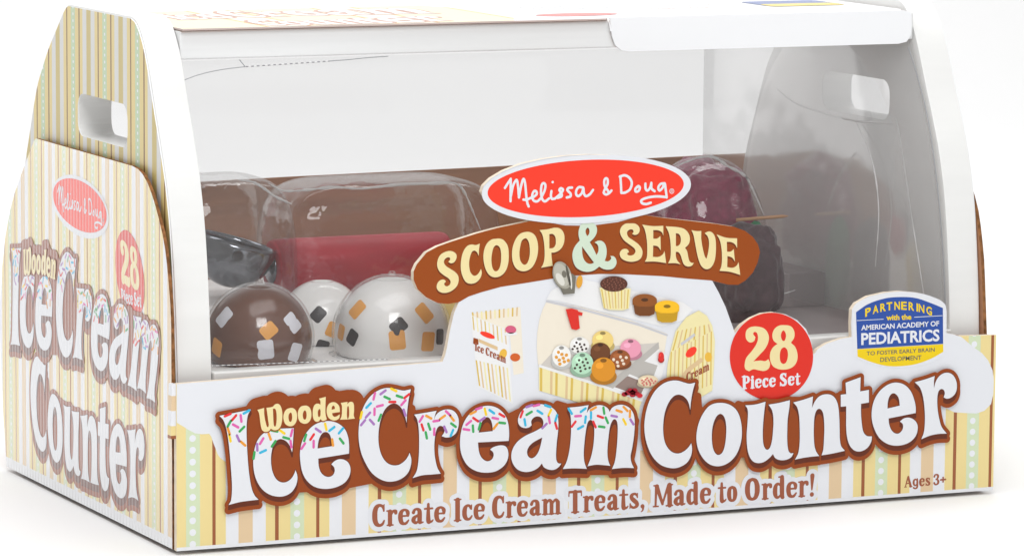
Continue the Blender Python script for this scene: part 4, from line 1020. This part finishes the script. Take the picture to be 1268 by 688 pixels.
def ray_sphere(px, py, c, R):
    d = np.array([(px-634)/FPX, (344-py)/FPX, 1.0]) @ ROT; d = d/np.linalg.norm(d)
    oc = CAM-np.array(c); b = oc @ d; disc = b*b-(oc @ oc-R*R)
    t = -b-math.sqrt(max(disc, 0))
    return (CAM+t*d-np.array(c))/R
def scoop(x, y, zb, R, base, chips, label, name='wooden_scoop', cf=0.46):
    """ball with a flat foot and a small magnet dimple; chips = [(px, py, size, rot, rgb)] painted on it"""
    mb = MB(); seg = 48
    cz = cf*R; a0 = -math.degrees(math.asin(cf)); c0 = math.cos(math.radians(a0))
    pr = [(0.0, 0.0), (R*(c0-0.03), 0.0)]
    for k in range(25):
        a = math.radians(a0+1+k*(90-a0-1-18)/24); pr.append((R*math.cos(a), cz+R*math.sin(a)))
    top_r, top_z = pr[-1]
    pr += [(top_r*0.86, top_z+0.012*R), (top_r*0.68, top_z-0.01*R), (top_r*0.6, top_z-0.09*R), (0.0, top_z-0.1*R)]
    vs, fs = [], []
    for i, (r, z) in enumerate(pr):
        for k in range(seg):
            a = 2*math.pi*k/seg; vs.append((max(r, 1e-5)*math.cos(a), max(r, 1e-5)*math.sin(a), z))
    for i in range(len(pr)-1):
        for k in range(seg):
            fs.append((i*seg+k, i*seg+(k+1) % seg, (i+1)*seg+(k+1) % seg, (i+1)*seg+k))
    mb.add(vs, fs, base, True)
    for px, py, sz, rot, mt in chips:
        n = Vector(ray_sphere(px, py, (x, y, zb+cz), R)) if not isinstance(px, Vector) else px
        n.normalize()
        t1 = n.cross(Vector((0, 0, 1))).normalized(); t2 = t1.cross(n)
        pts = rr2(0, 0, sz*0.0031, sz*0.0037, 0.0011, 3); c, s = math.cos(rot), math.sin(rot)
        ring = []; G = 4
        vs = []; fs = []
        M_ = len(pts)
        for g in range(G+1):
            for u, v in pts*(g/G if g else 0.02):
                u2, v2 = c*u-s*v, s*u+c*v
                d = (n+t1*(u2/R)+t2*(v2/R)).normalized()
                vs.append((d*R*1.006+Vector((0, 0, cz))))
        for g in range(G):
            for k in range(M_): fs.append((g*M_+k, g*M_+(k+1) % M_, (g+1)*M_+(k+1) % M_, (g+1)*M_+k))
        mb.add(vs, fs, mt, True)
    o = mb.build(name, None, (x, y, zb))
    return tag(o, label, 'toy scoop', 'toy ice cream scoops in the counter')
m_choc = mat('paint_chocolate', (112, 68, 48), 0.3, coat=0.9); m_van = mat('paint_vanilla', (250, 249, 247), 0.3, coat=0.9)
for q in (m_choc, m_van): q.node_tree.nodes['Principled BSDF'].inputs['Coat Roughness'].default_value = 0.045
k_w, k_o, k_d = mat('chip_white', (240, 240, 247), 0.4), mat('chip_caramel', (248, 178, 88), 0.4), mat('chip_dark', (62, 58, 60), 0.4)
R0 = 0.0198
scoop(0.0513, 0.05, 0.0595, R0, m_choc, [(277, 392, 1, .5, k_w), (363, 399, 1, -.5, k_w), (329, 432.7, 1, -.1, k_w), (366, 436, .95, .25, k_w), (333, 408.7, .85, .9, k_o), (268, 430, .9, .4, k_o)],
      'brown toy scoop with white and caramel chips, front left in the counter window')
scoop(0.1052, 0.05, 0.0595, R0*1.10, m_van, [(442, 382.6, .95, .5, k_o), (526, 387, 1, -.5, k_o), (492, 421, 1, -.1, k_o), (530.6, 422.7, 1, .1, k_o), (493.6, 403.5, .85, .9, k_d), (436, 417.5, .8, .5, k_d), (545, 416.6, .8, .1, k_d), (422, 411, .8, .2, k_o)],
      'white toy scoop with caramel and dark chips beside the cardboard ribbon', cf=0.35)
scoop(0.0935, 0.0915, 0.0595, R0*0.83, m_van, [(394, 389, .8, .7, k_d), (399, 429, .8, .3, k_d), (378, 418, .8, .2, k_o), (412, 408, .8, .4, k_o)],
      'white toy scoop half hidden between and behind the two front ones')
m_but = mat('paint_butter', (240, 214, 140), 0.3, coat=0.3)
scoop(0.150, 0.072, 0.0595, R0*0.98, m_but, [], 'plain pale yellow toy scoop mostly hidden behind the left end of the ribbon')

# ice cream scoop tool: dark metal bowl on a dull red handle
tool = empty('ice_cream_scoop', (0.12, 0.125, 0.0731), 'toy ice cream scoop with red barrel handle and dark metal bowl behind the balls', 'ice cream scoop')
def lathe_x(mb, pr, mt, seg=40, smooth=True, cx=0, cy=0, cz=0):
    vs, fs = [], []
    for x, r in pr:
        for k in range(seg):
            a = 2*math.pi*k/seg; vs.append((cx+x, cy+max(r, 1e-5)*math.cos(a), cz+max(r, 1e-5)*math.sin(a)))
    for i in range(len(pr)-1):
        for k in range(seg): fs.append((i*seg+k, i*seg+(k+1) % seg, (i+1)*seg+(k+1) % seg, (i+1)*seg+k))
    mb.add(vs, fs, mt, smooth)
m_handle = mat('paint_cherry', (186, 10, 42), 0.5, noise=0.2, nscale=120, bump=0.15, stretch=(0.3, 1, 1))
mb = MB(); Rh = 0.0113
lathe_x(mb, [(-0.0345, 0), (-0.0345, Rh*0.85), (-0.0337, Rh*0.96), (-0.0325, Rh), (0.037, Rh), (0.0392, Rh*0.95), (0.0404, Rh*0.8), (0.0406, 0)], m_handle, cz=Rh)
mb.build('handle', tool)
m_metal = mat('dark_metal', (128, 130, 136), 0.1, metal=1.0, bump=0.1, nscale=90)
mb = MB()
vs, fs = [], []; seg, ring = 40, 14; Rb = 0.0162
for sh_, rad in ((0, Rb), (1, Rb*0.93)):
    for i in range(ring+1):
        a = math.pi*0.55*i/ring
        for k in range(seg):
            b = 2*math.pi*k/seg; vs.append((rad*math.sin(a)*math.cos(b), rad*math.sin(a)*math.sin(b), -rad*math.cos(a)))
M_ = (ring+1)*seg
for i in range(ring):
    for k in range(seg):
        q = (i*seg+k, i*seg+(k+1) % seg, (i+1)*seg+(k+1) % seg, (i+1)*seg+k); fs.append(q); fs.append(tuple(M_+t for t in q[::-1]))
for k in range(seg): fs.append((ring*seg+k, ring*seg+(k+1) % seg, M_+ring*seg+(k+1) % seg, M_+ring*seg+k))
Rm = Matrix.Rotation(math.radians(15), 3, 'Y') @ Matrix.Rotation(math.radians(4), 3, 'X')
vs = [Rm @ Vector(v)+Vector((-0.0495, 0.0, 0.0205)) for v in vs]
mb.add(vs, fs, m_metal, True); bowl = mb.build('bowl', tool)
mb = MB(); lathe_x(mb, [(-0.0358, 0), (-0.0358, 0.0042), (-0.0350, 0.0062), (-0.0343, 0.0062), (-0.0343, 0)], m_metal, cz=Rh); mb.build('neck', tool)

# soft toppings on the right
def blob(name, loc, rad, mt, label, cat, seed, amp=0.16, fold=5, sq=1.0):
    bm = bmesh.new(); bmesh.ops.create_icosphere(bm, subdivisions=5, radius=1.0)
    from mathutils import noise as ns
    for v in bm.verts:
        d = v.co.normalized()
        k = 1+amp*ns.noise(d*2.2+Vector((seed, 0, 0)))+amp*0.5*ns.noise(d*5+Vector((0, seed, 0)))
        k += 0.05*math.sin(fold*math.atan2(d.y, d.x)+3*d.z)*(1-abs(d.z))
        e = [math.copysign(abs(q)**sq, q) for q in d]
        v.co = Vector((e[0]*rad[0]*k, e[1]*rad[1]*k, e[2]*rad[2]*k))
    zb = min(v.co.z for v in bm.verts)
    cut = zb+0.18*rad[2]
    for v in bm.verts:
        v.co.z = max(v.co.z, cut)-cut
    me = bpy.data.meshes.new(name); bm.to_mesh(me); bm.free(); me.materials.append(mt)
    for p_ in me.polygons: p_.use_smooth = True
    o = bpy.data.objects.new(name, me); COL.objects.link(o); o.location = loc
    return tag(o, label, cat)
m_plush = mat('maroon_felt', (150, 34, 78), 0.9, noise=0.3, nscale=350, bump=0.5, sheen=0.5)
m_green = mat('green_felt', (60, 130, 90), 0.9, noise=0.2, nscale=350, bump=0.4)
m_greyp = mat('dark_grey_felt', (96, 88, 88), 0.9, noise=0.2, nscale=300, bump=0.4)
blob('felt_topping', (0.2755, 0.125, 0.0739), (0.0200, 0.0195, 0.0226), m_plush, 'maroon felt topping piled in the right half of the window behind the ribbon', 'felt topping', 2.0, 0.2, 6, 0.8)
blob('felt_leaf', (0.2850, 0.0985, 0.0594), (0.0065, 0.006, 0.0205), m_green, 'green felt leaf tucked in front of the maroon topping', 'felt leaf', 5.0, 0.07, 3)
blob('felt_heap', (0.2725, 0.0800, 0.0594), (0.0125, 0.0125, 0.0205), mat('dark_felt', (84, 66, 70), 0.95, noise=0.3, nscale=260, bump=0.5, sheen=0.3), 'dark dull felt heap showing between the ribbon end and the red round badge', 'felt heap', 9.0, 0.16, 5, 0.75)
liner = MB()  # added grey sheet, stands in for shade over the tray's right end
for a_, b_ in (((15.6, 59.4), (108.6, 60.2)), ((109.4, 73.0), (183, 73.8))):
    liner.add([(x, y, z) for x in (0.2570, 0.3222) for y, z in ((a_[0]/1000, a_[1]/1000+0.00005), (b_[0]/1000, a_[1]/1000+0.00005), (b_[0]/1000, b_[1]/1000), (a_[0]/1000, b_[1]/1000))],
              [(0, 1, 2, 3), (7, 6, 5, 4), (0, 4, 5, 1), (1, 5, 6, 2), (2, 6, 7, 3), (3, 7, 4, 0)], mat('liner_shade_grey', (158, 148, 148), 0.6, noise=0.08, nscale=40))
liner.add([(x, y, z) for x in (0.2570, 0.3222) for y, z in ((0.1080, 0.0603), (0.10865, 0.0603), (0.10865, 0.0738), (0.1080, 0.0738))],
          [(0, 1, 2, 3), (7, 6, 5, 4), (0, 4, 5, 1), (1, 5, 6, 2), (2, 6, 7, 3), (3, 7, 4, 0)], mat('liner_shade_grey', (158, 148, 148), 0.6))
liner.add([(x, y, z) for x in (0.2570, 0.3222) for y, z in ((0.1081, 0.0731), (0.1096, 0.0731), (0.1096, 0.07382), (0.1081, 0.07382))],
          [(0, 1, 2, 3), (7, 6, 5, 4), (0, 4, 5, 1), (1, 5, 6, 2), (2, 6, 7, 3), (3, 7, 4, 0)], mat('liner_shade_grey', (158, 148, 148), 0.6))
tag(liner.build('shade_liner', None), 'added grey sheet darkening the right end of the tray', 'card liner')
mb = MB(); lathe_x(mb, [(-0.010, 0), (-0.010, 0.0007), (0.011, 0.0007), (0.0135, 0.0002), (0.0136, 0)], mat('bare_wood', (196, 150, 112), 0.7), seg=12)
stick = mb.build('wooden_stick', None, (0.2865, 0.0990, 0.0985)); stick.rotation_euler = (0, -0.03, 0)
tag(stick, 'thin bare wooden stick poking out beside the maroon felt', 'stick')

# ------------------------------------------------------------------ clear plastic cover
cover = empty('plastic_cover', (0, 0, 0), 'clear plastic window filling the open front of the counter, moulded bumps over the toys', 'plastic cover')
film = clear_plastic('clear_film', gloss=0.55, tint=0.925, rough=0.06, bump=0.1, scale=9, haze=0.035)
wall_film = clear_plastic('clear_side_film', gloss=1.15, tint=0.95, rough=0.1, bump=0.4, scale=14, base=0.0, haze=0.17)
bump_film = clear_plastic('clear_bump_film', gloss=1.3, tint=0.985, rough=0.045, bump=0.55, scale=55, base=0.0, haze=0.02)
sp_ = bezier_pts([(9.6, 64.2), (11.2, 85), (14.8, 110), (19.8, 129), (25.6, 143), (36.5, 165), (41.2, 173.6)], 6)
X0, X1 = 0.0172, 0.3222
mb = MB(); nx = 24
vs = [(X0+(X1-X0)*i/nx, y/1000, z/1000) for (y, z) in sp_ for i in range(nx+1)]
fs = [(j*(nx+1)+i, j*(nx+1)+i+1, (j+1)*(nx+1)+i+1, (j+1)*(nx+1)+i) for j in range(len(sp_)-1) for i in range(nx)]
mb.add(vs, fs, film, True); mb.build('front_sheet', cover)
dimming_film = clear_plastic('dimming_film', gloss=0.05, tint=0.88, rough=0.08, bump=0.1, scale=9, haze=0.02)  # added tinted sheet that dims the backdrop seen through the window
rp_ = bezier_pts([(181.5, 74.5), (180.5, 100), (176.5, 118), (168.5, 138), (154, 157.5), (131, 173.4)], 5)
mb = MB()
vs = [(X0+(X1-X0)*i/4, y/1000, z/1000) for (y, z) in rp_ for i in range(5)]
mb.add(vs, [(j*5+i, j*5+i+1, (j+1)*5+i+1, (j+1)*5+i) for j in range(len(rp_)-1) for i in range(4)], dimming_film, True); mb.build('dimming_sheet', cover)
# moulded right end wall, leaning inwards towards the back, with a rounded front corner
mb = MB(); vs = []; rows = len(sp_); cols = 32
for (y, z) in sp_:
    for c in range(cols+1):
        t = c/cols
        yy = y/1000+0.001+t*(0.178-y/1000)
        xx = 0.3218-0.0165*(1-math.exp(-t*6.0))
        if t > 0.85: xx -= 0.004*((t-0.85)/0.15)**2
        vs.append((xx, yy, z/1000))
fs = [(j*(cols+1)+i, j*(cols+1)+i+1, (j+1)*(cols+1)+i+1, (j+1)*(cols+1)+i) for j in range(rows-1) for i in range(cols)]
mb.add(vs, fs, wall_film, True); mb.build('end_wall', cover)
# moulded bumps
def bump(name, x0, x1, y0, y1, z0, z1, mt, n=3.2, seg=56, ringn=16):
    """rounded superellipse bubble rising from z0 to z1"""
    mb = MB(); cx, cy = (x0+x1)/2, (y0+y1)/2; hx, hy = (x1-x0)/2, (y1-y0)/2
    vs, fs = [], []
    for i in range(ringn+1):
        t = i/ringn; a = t*math.pi/2
        k = math.cos(a)**(2/n) if i < ringn else 0.001; zz = z0+(z1-z0)*math.sin(a)**(2/n)
        k = max(k, 0.001)*(1+0.10*(1-t))
        for s in range(seg):
            b = 2*math.pi*s/seg; cb, sb = math.cos(b), math.sin(b)
            ex = abs(cb)**(2/n)*(1 if cb > 0 else -1); ey = abs(sb)**(2/n)*(1 if sb > 0 else -1)
            vs.append((cx+hx*k*ex, cy+hy*k*ey, zz))
    for i in range(ringn):
        for s in range(seg): fs.append((i*seg+s, i*seg+(s+1) % seg, (i+1)*seg+(s+1) % seg, (i+1)*seg+s))
    mb.add(vs, fs, mt, True); return mb.build(name, cover)
bump('moulded_bump', 0.090, 0.174, 0.104, 0.150, 0.0745, 0.1185, bump_film, 6.0)
bump('moulded_bump', 0.040, 0.088, 0.100, 0.150, 0.0745, 0.122, bump_film, 4.5)
bump('moulded_bump', 0.2520, 0.2975, 0.1005, 0.148, 0.0745, 0.1215, bump_film, 2.6)
dome_film = clear_plastic('clear_dome_film', gloss=0.9, tint=0.995, rough=0.03, bump=0.06, scale=30, base=0.0)
def dome(x, y, R, cf):
    mb = MB(); seg = 48; cz = cf*R; Rd = R*1.05; a0 = -math.degrees(math.asin(cf))
    pr = [(Rd*1.05, 0.0), (Rd*0.97, 0.0008)]
    for k in range(22):
        a_ = math.radians(a0*0.8+k*(90-a0*0.8-14)/21); pr.append((Rd*math.cos(a_), cz+Rd*math.sin(a_)))
    r_, z_ = pr[-1]
    pr += [(r_*0.8, z_+0.0001), (r_*0.55, z_-0.0004), (0.0016, z_-0.0004), (0.0014, z_+0.0012), (0.0009, z_+0.0017), (0.00001, z_+0.0017)]
    vs = [(x+r*math.cos(2*math.pi*k/seg), y+r*math.sin(2*math.pi*k/seg), 0.0597+z) for r, z in pr for k in range(seg)]
    mb.add(vs, [(i*seg+k, i*seg+(k+1) % seg, (i+1)*seg+(k+1) % seg, (i+1)*seg+k) for i in range(len(pr)-1) for k in range(seg)], dome_film, True)
    mb.build('moulded_dome', cover)
dome(0.0513, 0.05, R0, 0.46); dome(0.1052, 0.05, R0*1.10, 0.35)
# cut edge and perforated strip of the film near the roof
dark_edge = mat('film_edge', (150, 152, 156), 0.3)
def tube(mb, pts, r, mt, seg=6):
    P_ = [Vector(p_) for p_ in pts]; vs, fs = [], []
    for i, p_ in enumerate(P_):
        d = (P_[min(i+1, len(P_)-1)]-P_[max(i-1, 0)]).normalized(); u = d.orthogonal().normalized(); w = d.cross(u)
        for k in range(seg):
            a = 2*math.pi*k/seg; vs.append(p_+u*(r*math.cos(a))+w*(r*math.sin(a)))
    for i in range(len(P_)-1):
        for k in range(seg): fs.append((i*seg+k, i*seg+(k+1) % seg, (i+1)*seg+(k+1) % seg, (i+1)*seg+k))
    mb.add(vs, fs, mt, True)
def on_sheet(px, py):
    d = np.array([(px-634)/FPX, (344-py)/FPX, 1.0]) @ ROT
    for k in range(len(sp_)-1):
        (ya, za), (yb, zb) = sp_[k]/1000, sp_[k+1]/1000
        n = np.array([0, -(zb-za), yb-ya]); t = (np.array([0, ya, za])-CAM) @ n/(d @ n); q = CAM+t*d
        if za-1e-4 <= q[2] <= zb+1e-4: return q+np.array([0, -0.0004, 0.0])
    return CAM+d*(0.0405-CAM[1])/d[1]
def one_tube(name, pts, r, mt):
    q = MB(); tube(q, pts, r, mt); q.build(name, cover)
one_tube('sheet_edge', [on_sheet(x, y) for x, y in bezier_pts([(228, 99), (246, 92.5), (270, 87), (300, 83), (340, 80.5)], 5)], 0.00016, dark_edge)
one_tube('sheet_edge', [on_sheet(x, y) for x, y in bezier_pts([(408, 75.6), (430, 74), (455, 71.5), (480, 69.8)], 4)], 0.00016, dark_edge)
one_tube('sheet_edge', [on_sheet(x, y) for x, y in [(296, 74), (303, 82.5)]], 0.00016, dark_edge)
one_tube('sheet_edge', [on_sheet(x, y) for x, y in bezier_pts([(1124, 58), (1134, 90), (1149, 150), (1160, 230), (1167, 310), (1171, 400)], 6)], 0.0002, dark_edge)
dash = stripes('perforated_film', 0, 0.0022, 0.0, [(0.0, (150, 150, 154)), (0.5, (240, 240, 240))])
one_tube('perforation', [on_sheet(x, 82.6-(x-305)*0.066) for x in range(303, 409, 7)], 0.00022, dash)
one_tube('perforation', [on_sheet(x, 452.3-(x-262)*0.0375) for x in range(262, 549, 8)], 0.00015, dash)
one_tube('perforation', [on_sheet(x, y) for x, y in bezier_pts([(905, 57), (950, 55.6), (1000, 54.2)], 8)], 0.00022, dash)
# creases in the moulding, hazy white to paint in its ridge highlights
crease_highlight_film = clear_plastic('crease_highlight_film', gloss=1.0, tint=0.95, rough=0.25, bump=0.4, scale=200, base=0.05, haze=0.7)
rr = random.Random(11)
def on_plane(px, py, ax, val):
    d = np.array([(px-634)/FPX, (344-py)/FPX, 1.0]) @ ROT
    return CAM+d*((val-CAM[ax])/d[ax])
def crease(pts, ax, val, r):
    q = MB(); P_ = bezier_pts(pts, 6); n = len(P_); vs = []; seg = 8
    W3 = [Vector(on_plane(x, y, ax, val)) for x, y in P_]
    for i, p_ in enumerate(W3):
        d = (W3[min(i+1, n-1)]-W3[max(i-1, 0)]).normalized(); u = d.orthogonal().normalized(); w = d.cross(u)
        k_ = r*(0.15+0.85*math.sin(math.pi*(i+0.5)/n)**0.5)*rr.uniform(0.55, 1.3)
        for k in range(seg):
            a_ = 2*math.pi*k/seg; vs.append(p_+u*(k_*math.cos(a_))+w*(k_*math.sin(a_)))
    q.add(vs, [(i*seg+k, i*seg+(k+1) % seg, (i+1)*seg+(k+1) % seg, (i+1)*seg+k) for i in range(n-1) for k in range(seg)], crease_highlight_film, True)
    q.build('crease', cover)
def zc(win, *pp): return [(x/win[2]+win[0], y/win[2]+win[1]) for x, y in pp]
Z1 = (230, 180, 2.295); Z2 = (820, 180, 3.128)
crease(zc(Z1, (235, 108), (275, 128), (330, 128), (420, 119), (500, 123), (600, 112), (700, 108), (765, 108), (790, 130), (815, 185), (838, 240)), 1, 0.104, 0.0006)
crease(zc(Z1, (150, 98), (190, 104), (225, 124), (255, 146), (300, 166)), 1, 0.099, 0.0006)
crease(zc(Z2, (50, 80), (100, 62), (160, 44), (205, 48), (250, 78), (320, 118), (352, 175), (395, 270)), 1, 0.102, 0.0006)
crease(zc(Z2, (400, 570), (440, 577), (470, 574), (515, 560)), 1, 0.07, 0.0003)
crease([(1060, 150), (1080, 200), (1088, 260), (1084, 330)], 0, 0.3085, 0.0003)
crease([(962, 110), (985, 128), (1020, 140), (1060, 150), (1098, 152)], 0, 0.3085, 0.0004)
crease([(1109, 146), (1114, 170), (1126, 250), (1137, 320), (1144, 366)], 0, 0.3165, 0.00028)
